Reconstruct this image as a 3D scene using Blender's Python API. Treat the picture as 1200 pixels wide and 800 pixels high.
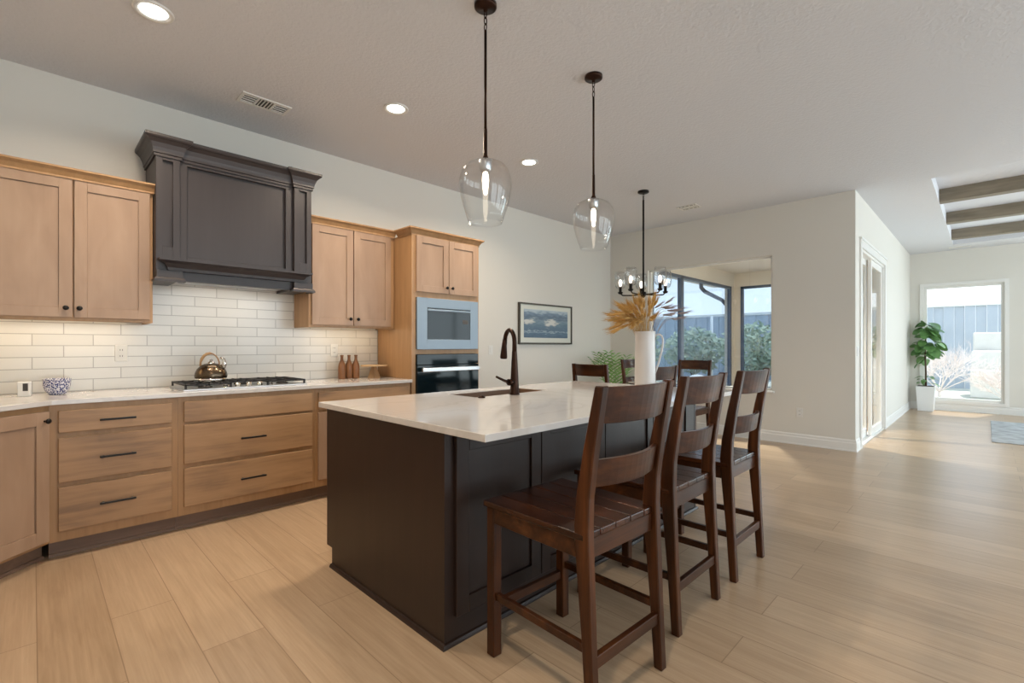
import bpy, bmesh, math, random
from mathutils import Vector, Matrix
random.seed(7)
for o in list(bpy.data.objects): bpy.data.objects.remove(o)
SC = bpy.context.scene
COL = SC.collection
R = math.radians

# ------------------------------------------------------------------ camera
F_PX, HOR, YAW, CAM_H = 559.0, 405.4, 44.86, 1.24
cam = bpy.data.cameras.new('camera'); camo = bpy.data.objects.new('camera', cam); COL.objects.link(camo)
cam.sensor_fit = 'HORIZONTAL'; cam.sensor_width = 36.0
cam.lens = F_PX / 1200 * 36.0
cam.shift_y = (HOR - 400.0) / 1200.0
camo.location = (0, 0, CAM_H)
camo.rotation_euler = (R(90), 0, R(YAW - 90))
cam.clip_start = 0.05; cam.clip_end = 200
SC.camera = camo
# ------------------------------------------------------------------ world, lights, exposure
SC.view_settings.view_transform = 'Standard'; SC.view_settings.look = 'None'
SC.view_settings.exposure = 0.02; SC.view_settings.gamma = 1.0
SC.view_settings.use_curve_mapping = False
SKY_STRENGTH = 2.1
W = bpy.data.worlds.new('world'); SC.world = W; W.use_nodes = True
wn = W.node_tree.nodes; wl = W.node_tree.links
bg = wn['Background']; bg.inputs[1].default_value = SKY_STRENGTH
tc = wn.new('ShaderNodeTexCoord'); sep = wn.new('ShaderNodeSeparateXYZ'); rmp = wn.new('ShaderNodeValToRGB')
wl.new(tc.outputs['Generated'], sep.inputs[0]); wl.new(sep.outputs['Z'], rmp.inputs[0]); wl.new(rmp.outputs[0], bg.inputs[0])
rmp.color_ramp.elements[0].position = 0.0; rmp.color_ramp.elements[0].color = (0.93, 0.97, 1.0, 1)
rmp.color_ramp.elements[1].position = 0.5; rmp.color_ramp.elements[1].color = (0.62, 0.79, 1.0, 1)

def lamp(name, kind, loc, energy, color, rot=(0, 0, 0), size=0.1, size_y=None, shape=None, portal=False):
    l = bpy.data.lights.new(name, kind); l.energy = energy; l.color = color
    if kind == 'AREA':
        l.shape = shape or ('RECTANGLE' if size_y else 'DISK'); l.size = size
        if size_y: l.size_y = size_y
    elif kind in ('POINT', 'SPOT'): l.shadow_soft_size = size
    o = bpy.data.objects.new(name, l); COL.objects.link(o); o.location = loc; o.rotation_euler = rot
    return o
sun = lamp('sun', 'SUN', (14, 0, 9), 5.5, (1.0, 0.95, 0.87), rot=(R(8), R(24), 0)); sun.data.angle = R(1)
COOL = (0.76, 0.92, 1.0)
# area lamps added outside the unseen living-room windows to strengthen the daylight
for i, (x, wd, e) in enumerate(((1.4, 3.0, 62), (5.2, 3.4, 80), (9.6, 3.4, 105))):
    lamp('window_daylight', 'AREA', (x, -4.72, 1.45), e, COOL, rot=(R(90), 0, 0), size=wd - .1, size_y=2.6)
lamp('window_daylight', 'AREA', (12.72, -2.45, 1.45), 120, COOL, rot=(0, R(90), 0), size=2.1, size_y=2.6)  # added fill lamp behind the unseen second far window
CAN_W = 22; CAN_COL = (1.0, 0.83, 0.64)

# ------------------------------------------------------------------ mesh helpers
class MB:
    def __init__(s): s.v = []; s.f = []; s.sm = []
    def add(s, vs, fs, smooth=False):
        b = len(s.v); s.v += [tuple(p) for p in vs]
        for f in fs: s.f.append(tuple(i + b for i in f)); s.sm.append(smooth)
        return s
    def box(s, x0, x1, y0, y1, z0, z1):
        x0, x1 = sorted((x0, x1)); y0, y1 = sorted((y0, y1)); z0, z1 = sorted((z0, z1))
        vs = [(x, y, z) for x in (x0, x1) for y in (y0, y1) for z in (z0, z1)]
        return s.add(vs, [(0, 1, 3, 2), (4, 6, 7, 5), (0, 4, 5, 1), (2, 3, 7, 6), (0, 2, 6, 4), (1, 5, 7, 3)])
    def hexa(s, pts):                     # eight corners: bottom 4 (ring), top 4 (ring)
        return s.add(pts, [(3, 2, 1, 0), (4, 5, 6, 7), (0, 1, 5, 4), (1, 2, 6, 5), (2, 3, 7, 6), (3, 0, 4, 7)])
    def fbox(s, fr, a0, a1, d0, d1, z0, z1):   # box in a vertical facade frame
        P = fr.p
        return s.hexa([P(a0, d0, z0), P(a1, d0, z0), P(a1, d1, z0), P(a0, d1, z0),
                       P(a0, d0, z1), P(a1, d0, z1), P(a1, d1, z1), P(a0, d1, z1)])
    def prism(s, poly, z0, z1):
        n = len(poly)
        vs = [(x, y, z0) for x, y in poly] + [(x, y, z1) for x, y in poly]
        fs = [tuple(reversed(range(n))), tuple(range(n, 2 * n))] + [(i, (i + 1) % n, n + (i + 1) % n, n + i) for i in range(n)]
        return s.add(vs, fs)
    def extr(s, poly3, vec):              # any planar 3D polygon pushed along vec
        n = len(poly3); v = Vector(vec)
        vs = [Vector(p) for p in poly3] + [Vector(p) + v for p in poly3]
        fs = [tuple(reversed(range(n))), tuple(range(n, 2 * n))] + [(i, (i + 1) % n, n + (i + 1) % n, n + i) for i in range(n)]
        return s.add(vs, fs)
    def tube(s, pts, r, seg=10, caps=True, smooth=True):
        pts = [Vector(p) for p in pts]; n = len(pts)
        rr = r if isinstance(r, (list, tuple)) else [r] * n
        up = None; rings = []
        for i in range(n):
            t = (pts[min(i + 1, n - 1)] - pts[max(i - 1, 0)]).normalized()
            if up is None:
                a = Vector((0, 0, 1)) if abs(t.z) < .9 else Vector((1, 0, 0))
                up = (a - t * a.dot(t)).normalized()
            else:
                up = (up - t * up.dot(t)).normalized()
            sd = t.cross(up)
            rings.append([pts[i] + (up * math.cos(k * 2 * math.pi / seg) + sd * math.sin(k * 2 * math.pi / seg)) * rr[i] for k in range(seg)])
        vs = [p for rg in rings for p in rg]
        fs = [(i * seg + k, i * seg + (k + 1) % seg, (i + 1) * seg + (k + 1) % seg, (i + 1) * seg + k) for i in range(n - 1) for k in range(seg)]
        s.add(vs, fs, smooth)
        if caps:
            s.add(rings[0], [tuple(reversed(range(seg)))]); s.add(rings[-1], [tuple(range(seg))])
        return s
    def lathe(s, prof, c=(0, 0, 0), seg=28, smooth=True, capb=False, capt=False, ax=None):
        cx, cy, cz = c; vs = []; n = len(prof)
        for r, z in prof:
            for k in range(seg):
                a = 2 * math.pi * k / seg
                vs.append((r * math.cos(a), r * math.sin(a), z))
        if ax is not None:
            q = Vector((0, 0, 1)).rotation_difference(Vector(ax)).to_matrix()
            vs = [tuple(q @ Vector(p)) for p in vs]
        vs = [(x + cx, y + cy, z + cz) for x, y, z in vs]
        fs = [(i * seg + k, i * seg + (k + 1) % seg, (i + 1) * seg + (k + 1) % seg, (i + 1) * seg + k) for i in range(n - 1) for k in range(seg)]
        s.add(vs, fs, smooth)
        if capb: s.add(vs[:seg], [tuple(reversed(range(seg)))])
        if capt: s.add(vs[-seg:], [tuple(range(seg))])
        return s
    def sweep(s, path, prof, smooth=False):    # mitred moulding along a plan path; profile = (outwards, z), outwards = right of travel
        n = len(path); P = [Vector(p) for p in path]; rings = []
        def nr(a, b):
            d = (b - a).normalized(); return Vector((d.y, -d.x))
        for i in range(n):
            if i == 0: m = nr(P[0], P[1])
            elif i == n - 1: m = nr(P[-2], P[-1])
            else:
                a, b = nr(P[i - 1], P[i]), nr(P[i], P[i + 1]); m = (a + b) / (1 + a.dot(b))
            rings.append([(P[i].x + m.x * o, P[i].y + m.y * o, z) for o, z in prof])
        k = len(prof); vs = [p for r_ in rings for p in r_]
        fs = [(i * k + j, i * k + (j + 1) % k, (i + 1) * k + (j + 1) % k, (i + 1) * k + j) for i in range(n - 1) for j in range(k)]
        fs += [tuple(range(k)), tuple(reversed(range((n - 1) * k, n * k)))]
        return s.add(vs, fs, smooth)
    def build(s, name, mat, parent=None, org=None, bev=0.0, bseg=1, smooth_all=False):
        org = Vector(org) if org is not None else Vector((0, 0, 0))
        me = bpy.data.meshes.new(name)
        me.from_pydata([Vector(p) - org for p in s.v], [], s.f)
        me.polygons.foreach_set('use_smooth', [True] * len(s.f) if smooth_all else s.sm)
        bm = bmesh.new(); bm.from_mesh(me)
        bmesh.ops.remove_doubles(bm, verts=bm.verts, dist=1e-6)
        bmesh.ops.recalc_face_normals(bm, faces=bm.faces)
        bm.to_mesh(me); bm.free(); me.update()
        if mat: me.materials.append(mat)
        o = bpy.data.objects.new(name, me); COL.objects.link(o)
        if parent is not None: o.parent = parent
        else: o.location = org
        if bev > 0:
            m = o.modifiers.new('bevel', 'BEVEL'); m.width = bev; m.segments = bseg; m.limit_method = 'ANGLE'; m.angle_limit = R(40)
            m.harden_normals = False
        return o

class Frame:                                   # vertical facade: a along u, d outwards along n
    def __init__(s, o, u, n): s.o = Vector((o[0], o[1], 0)); s.u = Vector((u[0], u[1], 0)).normalized(); s.n = Vector((n[0], n[1], 0)).normalized()
    def p(s, a, d, z): return s.o + s.u * a + s.n * d + Vector((0, 0, z))

def tag(o, label, cat, group=None):
    o['label'] = label; o['category'] = cat
    if group: o['group'] = group
    return o
def thing(name, loc, label, cat, group=None, rz=0):
    o = bpy.data.objects.new(name, None); COL.objects.link(o); o.location = loc; o.rotation_euler = (0, 0, rz)
    o.empty_display_size = .1
    return tag(o, label, cat, group)
def struct(o): o['kind'] = 'structure'; return o
def dup(root, loc, label=None, rz=None, group=None):
    r = root.copy(); COL.objects.link(r); r.location = loc
    if rz is not None: r.rotation_euler = (0, 0, rz)
    if label: r['label'] = label
    if group: r['group'] = group
    for ch in list(root.children):
        c = ch.copy(); COL.objects.link(c); c.parent = r
        for g in list(ch.children):
            d = g.copy(); COL.objects.link(d); d.parent = c
    return r

# ------------------------------------------------------------------ materials
def new_mat(name):
    m = bpy.data.materials.new(name); m.use_nodes = True
    nt = m.node_tree; return m, nt.nodes, nt.links, nt.nodes['Principled BSDF']
def plain(name, col, rough=.5, metal=0.0, noise=0.0, nscale=40, bump=0.0, bscale=200, coat=0.0, spec=None):
    m, N, L, b = new_mat(name)
    b.inputs['Base Color'].default_value = (*col, 1); b.inputs['Roughness'].default_value = rough; b.inputs['Metallic'].default_value = metal
    if coat: b.inputs['Coat Weight'].default_value = coat; b.inputs['Coat Roughness'].default_value = .15
    if spec is not None: b.inputs['Specular IOR Level'].default_value = spec
    t = N.new('ShaderNodeTexCoord')
    if noise:
        n = N.new('ShaderNodeTexNoise'); n.inputs['Scale'].default_value = nscale; n.inputs['Detail'].default_value = 4
        L.new(t.outputs['Object'], n.inputs['Vector'])
        mx = N.new('ShaderNodeMix'); mx.data_type = 'RGBA'
        mx.inputs[6].default_value = (*[c * (1 - noise) for c in col], 1); mx.inputs[7].default_value = (*[min(1, c * (1 + noise)) for c in col], 1)
        L.new(n.outputs['Fac'], mx.inputs[0]); L.new(mx.outputs[2], b.inputs['Base Color'])
    if bump:
        n2 = N.new('ShaderNodeTexNoise'); n2.inputs['Scale'].default_value = bscale; n2.inputs['Detail'].default_value = 3
        L.new(t.outputs['Object'], n2.inputs['Vector'])
        bp = N.new('ShaderNodeBump'); bp.inputs['Strength'].default_value = bump; bp.inputs['Distance'].default_value = .004
        L.new(n2.outputs['Fac'], bp.inputs['Height']); L.new(bp.outputs[0], b.inputs['Normal'])
    return m
def wood(name, dark, mid, light, axis='z', rough=.45, blotch=.5, grain=1.0, coat=0.0, spec=.5):
    m, N, L, b = new_mat(name); b.inputs['Specular IOR Level'].default_value = spec
    t = N.new('ShaderNodeTexCoord'); oi = N.new('ShaderNodeObjectInfo')
    ad = N.new('ShaderNodeVectorMath'); ad.operation = 'ADD'
    sc = N.new('ShaderNodeVectorMath'); sc.operation = 'SCALE'; sc.inputs[3].default_value = 17.0
    cmb = N.new('ShaderNodeCombineXYZ')
    for i in range(3): L.new(oi.outputs['Random'], cmb.inputs[i])
    L.new(cmb.outputs[0], sc.inputs[0]); L.new(t.outputs['Object'], ad.inputs[0]); L.new(sc.outputs[0], ad.inputs[1])
    mp = N.new('ShaderNodeMapping')
    k = {'x': (1.6, 26, 26), 'y': (26, 1.6, 26), 'z': (26, 26, 1.6)}[axis]
    mp.inputs['Scale'].default_value = tuple(q * grain for q in k)
    L.new(ad.outputs[0], mp.inputs[0])
    n1 = N.new('ShaderNodeTexNoise'); n1.inputs['Scale'].default_value = 1.0; n1.inputs['Detail'].default_value = 6; n1.inputs['Roughness'].default_value = .62; n1.inputs['Distortion'].default_value = .35
    L.new(mp.outputs[0], n1.inputs[0])
    n2 = N.new('ShaderNodeTexNoise'); n2.inputs['Scale'].default_value = 1.0; n2.inputs['Detail'].default_value = 3; n2.inputs['Distortion'].default_value = .6
    mp2 = N.new('ShaderNodeMapping'); mp2.inputs['Scale'].default_value = {'x': (2, 7, 7), 'y': (7, 2, 7), 'z': (7, 7, 2)}[axis]
    L.new(ad.outputs[0], mp2.inputs[0]); L.new(mp2.outputs[0], n2.inputs[0])
    mixf = N.new('ShaderNodeMix'); mixf.data_type = 'FLOAT'; mixf.inputs[0].default_value = blotch
    L.new(n1.outputs['Fac'], mixf.inputs[2]); L.new(n2.outputs['Fac'], mixf.inputs[3])
    rp = N.new('ShaderNodeValToRGB'); e = rp.color_ramp.elements
    e[0].position = .32; e[0].color = (*dark, 1); e[1].position = .68; e[1].color = (*light, 1)
    q = e.new(.5); q.color = (*mid, 1)
    L.new(mixf.outputs[0], rp.inputs[0]); L.new(rp.outputs[0], b.inputs['Base Color'])
    b.inputs['Roughness'].default_value = rough
    if coat: b.inputs['Coat Weight'].default_value = coat; b.inputs['Coat Roughness'].default_value = .12
    bp = N.new('ShaderNodeBump'); bp.inputs['Strength'].default_value = .12; bp.inputs['Distance'].default_value = .002
    L.new(n1.outputs['Fac'], bp.inputs['Height']); L.new(bp.outputs[0], b.inputs['Normal'])
    return m
def emit(name, col, strength):
    m, N, L, b = new_mat(name)
    b.inputs['Base Color'].default_value = (*col, 1); b.inputs['Emission Color'].default_value = (*col, 1); b.inputs['Emission Strength'].default_value = strength
    return m
def glass_pane(name, tint, ior=1.45, gloss=1.0):
    m, N, L, b = new_mat(name); N.remove(b)
    out = N['Material Output']
    tr = N.new('ShaderNodeBsdfTransparent'); tr.inputs[0].default_value = (*tint, 1)
    gl = N.new('ShaderNodeBsdfGlossy'); gl.inputs['Roughness'].default_value = .02
    lw = N.new('ShaderNodeLayerWeight'); lw.inputs[0].default_value = .5      # symmetric Schlick reflectance, same from both sides of the thin pane
    pw = N.new('ShaderNodeMath'); pw.operation = 'POWER'; pw.inputs[1].default_value = 4.0; L.new(lw.outputs['Facing'], pw.inputs[0])
    f0 = ((ior - 1) / (ior + 1)) ** 2
    mu = N.new('ShaderNodeMath'); mu.operation = 'MULTIPLY_ADD'; mu.inputs[1].default_value = (1 - f0) * .5 * gloss; mu.inputs[2].default_value = f0 * gloss
    mx = N.new('ShaderNodeMixShader'); L.new(pw.outputs[0], mu.inputs[0]); L.new(mu.outputs[0], mx.inputs[0])
    L.new(tr.outputs[0], mx.inputs[1]); L.new(gl.outputs[0], mx.inputs[2]); L.new(mx.outputs[0], out.inputs[0])
    return m

M = {}
M['wall'] = plain('wall_paint', (.70, .675, .62), .85, bump=.08, bscale=350)
M['ceiling'] = plain('ceiling_texture', (.665, .67, .70), .9, bump=1.0, bscale=48)
M['trim'] = plain('white_trim_paint', (.78, .77, .74), .4)
M['oak'] = wood('stained_maple_upright', (.305, .195, .128), (.355, .232, .155), (.40, .27, .185), 'z', .45, .7, .6)
M['oakh'] = wood('stained_maple_across', (.21, .125, .072), (.37, .218, .112), (.445, .27, .142), 'x', .42, .5)
M['oakb'] = wood('stained_maple_frame', (.32, .178, .080), (.39, .222, .103), (.44, .262, .130), 'z', .42, .4)
M['toe'] = wood('toe_kick_wood', (.17, .105, .07), (.21, .13, .088), (.25, .16, .11), 'x', .5, .4)
M['espresso'] = wood('espresso_paint', (.021, .0112, .0080), (.024, .0128, .0092), (.028, .015, .0108), 'z', .38, .4, spec=.4)
M['hood'] = wood('dark_brown_hood_paint', (.034, .0265, .0268), (.037, .029, .0293), (.041, .032, .0325), 'z', .42, .4)
M['stool'] = wood('dark_walnut_lacquer', (.016, .0042, .0011), (.048, .0138, .0036), (.120, .038, .0100), 'z', .32, .35, spec=.32)
M['stooly'] = wood('dark_walnut_seat_lacquer', (.010, .0026, .0010), (.030, .0082, .0028), (.085, .0255, .0080), 'y', .25, .5, spec=.4)
M['stoolx'] = wood('dark_walnut_rail_lacquer', (.015, .0042, .0012), (.042, .0122, .0034), (.098, .032, .0090), 'x', .30, .4, spec=.35)
M['table'] = wood('dining_table_wood', (.05, .02, .01), (.09, .035, .016), (.13, .055, .025), 'x', .25, .4, coat=.2)
M['beam'] = wood('weathered_beam_wood', (.15, .125, .090), (.22, .185, .135), (.28, .235, .175), 'y', .7, .5)
M['black'] = plain('matte_black_metal', (.012, .010, .009), .4, .6)
M['bronze'] = plain('oil_rubbed_bronze', (.035, .016, .010), .32, .85)
M['steel'] = plain('brushed_steel', (.62, .63, .65), .32, 1.0)
M['steelmat'] = plain('satin_steel_trim', (.25, .31, .37), .45, .5)
M['darkglass'] = plain('black_glass', (.006, .013, .017), .07, 0, spec=.22)
M['iron'] = plain('cast_iron', (.025, .022, .022), .5, .4)
M['chrome'] = plain('chrome', (.75, .73, .70), .12, 1.0)
M['kettle'] = plain('antique_kettle_metal', (.13, .095, .062), .26, 1.0)
M['plastic'] = plain('white_plastic', (.73, .72, .69), .35)
M['slot'] = plain('dark_slot', (.05, .045, .04), .5)
M['ceramic'] = plain('white_glazed_ceramic', (.60, .57, .55), .28, coat=.3)
M['potwhite'] = plain('white_pot', (.80, .82, .82), .4)
M['soil'] = plain('soil', (.05, .035, .025), .9)
M['bottle'] = wood('amber_wood_bottle', (.15, .060, .022), (.205, .086, .033), (.26, .115, .046), 'z', .35, .3)
M['board'] = wood('light_board_wood', (.42, .27, .14), (.52, .35, .19), (.60, .43, .25), 'x', .5, .4)
M['boardd'] = wood('mid_board_wood', (.26, .15, .07), (.34, .20, .095), (.42, .26, .13), 'z', .5, .4)
M['wheat'] = plain('dried_wheat', (.55, .33, .10), .75, noise=.4, nscale=25)
M['straw'] = plain('wheat_straw', (.60, .40, .18), .7, noise=.25, nscale=30)
M['plume'] = plain('mauve_dried_grass', (.27, .21, .20), .8, noise=.25, nscale=30)
M['leaf'] = plain('fig_leaf', (.13, .27, .085), .42, noise=.55, nscale=9)
M['palm'] = plain('palm_leaf', (.20, .40, .11), .45, noise=.35, nscale=12)
M['bark'] = plain('bark', (.10, .065, .04), .8, noise=.3)
M['lens'] = emit('lamp_diffuser', (1.0, .97, .90), 6.0)
M['bulb'] = emit('glowing_filament_bulb', (1.0, .85, .66), 7.0)
M['bulbs'] = emit('frosted_small_bulb', (1.0, .88, .76), 1.8)
M['hoodled'] = emit('hood_led', (1.0, .95, .86), 1.6)
M['led'] = emit('under_cabinet_led', (1.0, .80, .52), 5.0)
M['glass'] = glass_pane('clear_window_glass', (.97, .985, .98))
M['tinted'] = glass_pane('low_e_window_glass', (.70, .755, .82))  # tint put into the sunroom panes to dim the sky behind them
M['shade'] = glass_pane('chandelier_glass', (.955, .96, .96), 1.5, 2.2)
M['blown'] = glass_pane('clear_blown_glass', (.988, .99, .99), 1.45, 1.0)
M['winframe'] = plain('dark_bronze_window_frame', (.10, .13, .18), .45, .3)
M['concrete'] = plain('pale_ground', (.56, .53, .46), .95, noise=.25, nscale=3)
M['lawn'] = plain('dry_lawn', (.58, .56, .47), .95, noise=.25, nscale=8)
M['fence'] = plain('grey_blue_metal_fence', (.42, .47, .53), .7, noise=.10, nscale=2)
M['bush'] = plain('shrub_leaf', (.33, .39, .27), .7, noise=.35, nscale=4)
M['twig'] = plain('bare_pink_twig', (.80, .72, .69), .8, noise=.2, nscale=4)
M['stone'] = plain('pale_limestone', (.66, .64, .60), .9, noise=.15, nscale=4)
M['rug'] = plain('grey_woven_rug', (.36, .37, .38), .95, noise=.75, nscale=7, bump=.4, bscale=120)
M['mat_white'] = plain('picture_mat', (.66, .67, .60), .7)
M['pframe'] = plain('dark_picture_frame', (.06, .05, .035), .4)
M['stucco'] = plain('sunroom_wall', (.74, .69, .60), .85)

def mat_floor():
    m, N, L, b = new_mat('oak_plank_floor')
    t = N.new('ShaderNodeTexCoord'); mp = N.new('ShaderNodeMapping')
    # planks run along world Y: brick x <- Y, brick y <- X
    sp = N.new('ShaderNodeSeparateXYZ'); cb = N.new('ShaderNodeCombineXYZ')
    L.new(t.outputs['Object'], sp.inputs[0])
    ax = N.new('ShaderNodeMath'); ax.operation = 'ADD'; ax.inputs[1].default_value = 20 * .2365 - .013
    L.new(sp.outputs['X'], ax.inputs[0]); L.new(ax.outputs[0], cb.inputs['Y'])
    ay = N.new('ShaderNodeMath'); ay.operation = 'ADD'; ay.inputs[1].default_value = 30.62
    L.new(sp.outputs['Y'], ay.inputs[0]); L.new(ay.outputs[0], cb.inputs['X'])
    br = N.new('ShaderNodeTexBrick'); br.offset = .37; br.offset_frequency = 2; br.squash = 1
    br.inputs['Scale'].default_value = 1; br.inputs['Brick Width'].default_value = 1.52; br.inputs['Row Height'].default_value = .2365
    br.inputs['Mortar Size'].default_value = .0020; br.inputs['Mortar Smooth'].default_value = .2; br.inputs['Bias'].default_value = 0
    br.inputs['Color1'].default_value = (.36, .36, .36, 1); br.inputs['Color2'].default_value = (.66, .66, .66, 1); br.inputs['Mortar'].default_value = (0.2, 0.2, 0.2, 1)
    L.new(cb.outputs[0], br.inputs['Vector'])
    mg = N.new('ShaderNodeMapping'); mg.inputs['Scale'].default_value = (1.3, 14, 1)
    L.new(cb.outputs[0], mg.inputs[0])
    n = N.new('ShaderNodeTexNoise'); n.inputs['Scale'].default_value = 1.6; n.inputs['Detail'].default_value = 7; n.inputs['Roughness'].default_value = .6; n.inputs['Distortion'].default_value = .5
    L.new(mg.outputs[0], n.inputs[0])
    rp = N.new('ShaderNodeValToRGB'); e = rp.color_ramp.elements
    e[0].position = .36; e[0].color = (.345, .235, .143, 1); e[1].position = .64; e[1].color = (.525, .385, .258, 1)
    mm = N.new('ShaderNodeMix'); mm.data_type = 'FLOAT'; mm.inputs[0].default_value = .42
    mg2 = N.new('ShaderNodeMapping'); mg2.inputs['Scale'].default_value = (2.2, 95, 1); L.new(cb.outputs[0], mg2.inputs[0])
    n3 = N.new('ShaderNodeTexNoise'); n3.inputs['Scale'].default_value = 1.0; n3.inputs['Detail'].default_value = 4; L.new(mg2.outputs[0], n3.inputs[0])
    mf = N.new('ShaderNodeMix'); mf.data_type = 'FLOAT'; mf.inputs[0].default_value = .38; L.new(n.outputs['Fac'], mf.inputs[2]); L.new(n3.outputs['Fac'], mf.inputs[3])
    L.new(mf.outputs[0], mm.inputs[2]); L.new(br.outputs['Color'], mm.inputs[3]); L.new(mm.outputs[0], rp.inputs[0])
    dk = N.new('ShaderNodeMix'); dk.data_type = 'RGBA'; dk.inputs[7].default_value = (.27, .18, .11, 1)
    L.new(br.outputs['Fac'], dk.inputs[0]); L.new(rp.outputs[0], dk.inputs[6]); L.new(dk.outputs[2], b.inputs['Base Color'])
    b.inputs['Roughness'].default_value = .28
    bp = N.new('ShaderNodeBump'); bp.inputs['Strength'].default_value = .22; bp.inputs['Distance'].default_value = .002
    L.new(mf.outputs[0], bp.inputs['Height']); L.new(bp.outputs[0], b.inputs['Normal'])
    return m
M['floor'] = mat_floor()
def mat_tile():
    m, N, L, b = new_mat('white_subway_tile')
    t = N.new('ShaderNodeTexCoord'); sp = N.new('ShaderNodeSeparateXYZ'); cb = N.new('ShaderNodeCombineXYZ')
    L.new(t.outputs['Object'], sp.inputs[0])
    ax = N.new('ShaderNodeMath'); ax.operation = 'ADD'; ax.inputs[1].default_value = .3025 * 20.5 + .003
    ay = N.new('ShaderNodeMath'); ay.operation = 'ADD'; ay.inputs[1].default_value = .0775 * 40 - .933
    L.new(sp.outputs['X'], ax.inputs[0]); L.new(sp.outputs['Z'], ay.inputs[0]); L.new(ax.outputs[0], cb.inputs[0]); L.new(ay.outputs[0], cb.inputs[1])
    br = N.new('ShaderNodeTexBrick'); br.offset = .5; br.offset_frequency = 2
    br.inputs['Scale'].default_value = 1; br.inputs['Brick Width'].default_value = .3025; br.inputs['Row Height'].default_value = .0775
    br.inputs['Mortar Size'].default_value = .0030; br.inputs['Mortar Smooth'].default_value = .15; br.inputs['Bias'].default_value = 0
    br.inputs['Color1'].default_value = (.69, .665, .615, 1); br.inputs['Color2'].default_value = (.64, .615, .565, 1); br.inputs['Mortar'].default_value = (.42, .40, .36, 1)
    L.new(cb.outputs[0], br.inputs['Vector']); L.new(br.outputs['Color'], b.inputs['Base Color'])
    n = N.new('ShaderNodeTexNoise'); n.inputs['Scale'].default_value = 14; L.new(t.outputs['Object'], n.inputs['Vector'])
    ad = N.new('ShaderNodeMath'); ad.operation = 'MULTIPLY_ADD'; ad.inputs[1].default_value = -1.0
    L.new(br.outputs['Fac'], ad.inputs[0]); L.new(n.outputs['Fac'], ad.inputs[2])
    bp = N.new('ShaderNodeBump'); bp.inputs['Strength'].default_value = .25; bp.inputs['Distance'].default_value = .003
    L.new(ad.outputs[0], bp.inputs['Height']); L.new(bp.outputs[0], b.inputs['Normal'])
    b.inputs['Roughness'].default_value = .16
    return m
M['tile'] = mat_tile()
def mat_quartz():
    m, N, L, b = new_mat('white_quartz')
    t = N.new('ShaderNodeTexCoord'); n = N.new('ShaderNodeTexNoise'); n.inputs['Scale'].default_value = 1.3; n.inputs['Detail'].default_value = 8; n.inputs['Distortion'].default_value = 1.6
    L.new(t.outputs['Object'], n.inputs[0])
    rp = N.new('ShaderNodeValToRGB'); e = rp.color_ramp.elements
    e[0].position = .47; e[0].color = (.62, .597, .58, 1); e[1].position = .53; e[1].color = (.62, .597, .58, 1)
    q = e.new(.5); q.color = (.575, .55, .53, 1)
    L.new(n.outputs['Fac'], rp.inputs[0]); L.new(rp.outputs[0], b.inputs['Base Color'])
    b.inputs['Roughness'].default_value = .10
    return m
M['quartz'] = mat_quartz()
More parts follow.
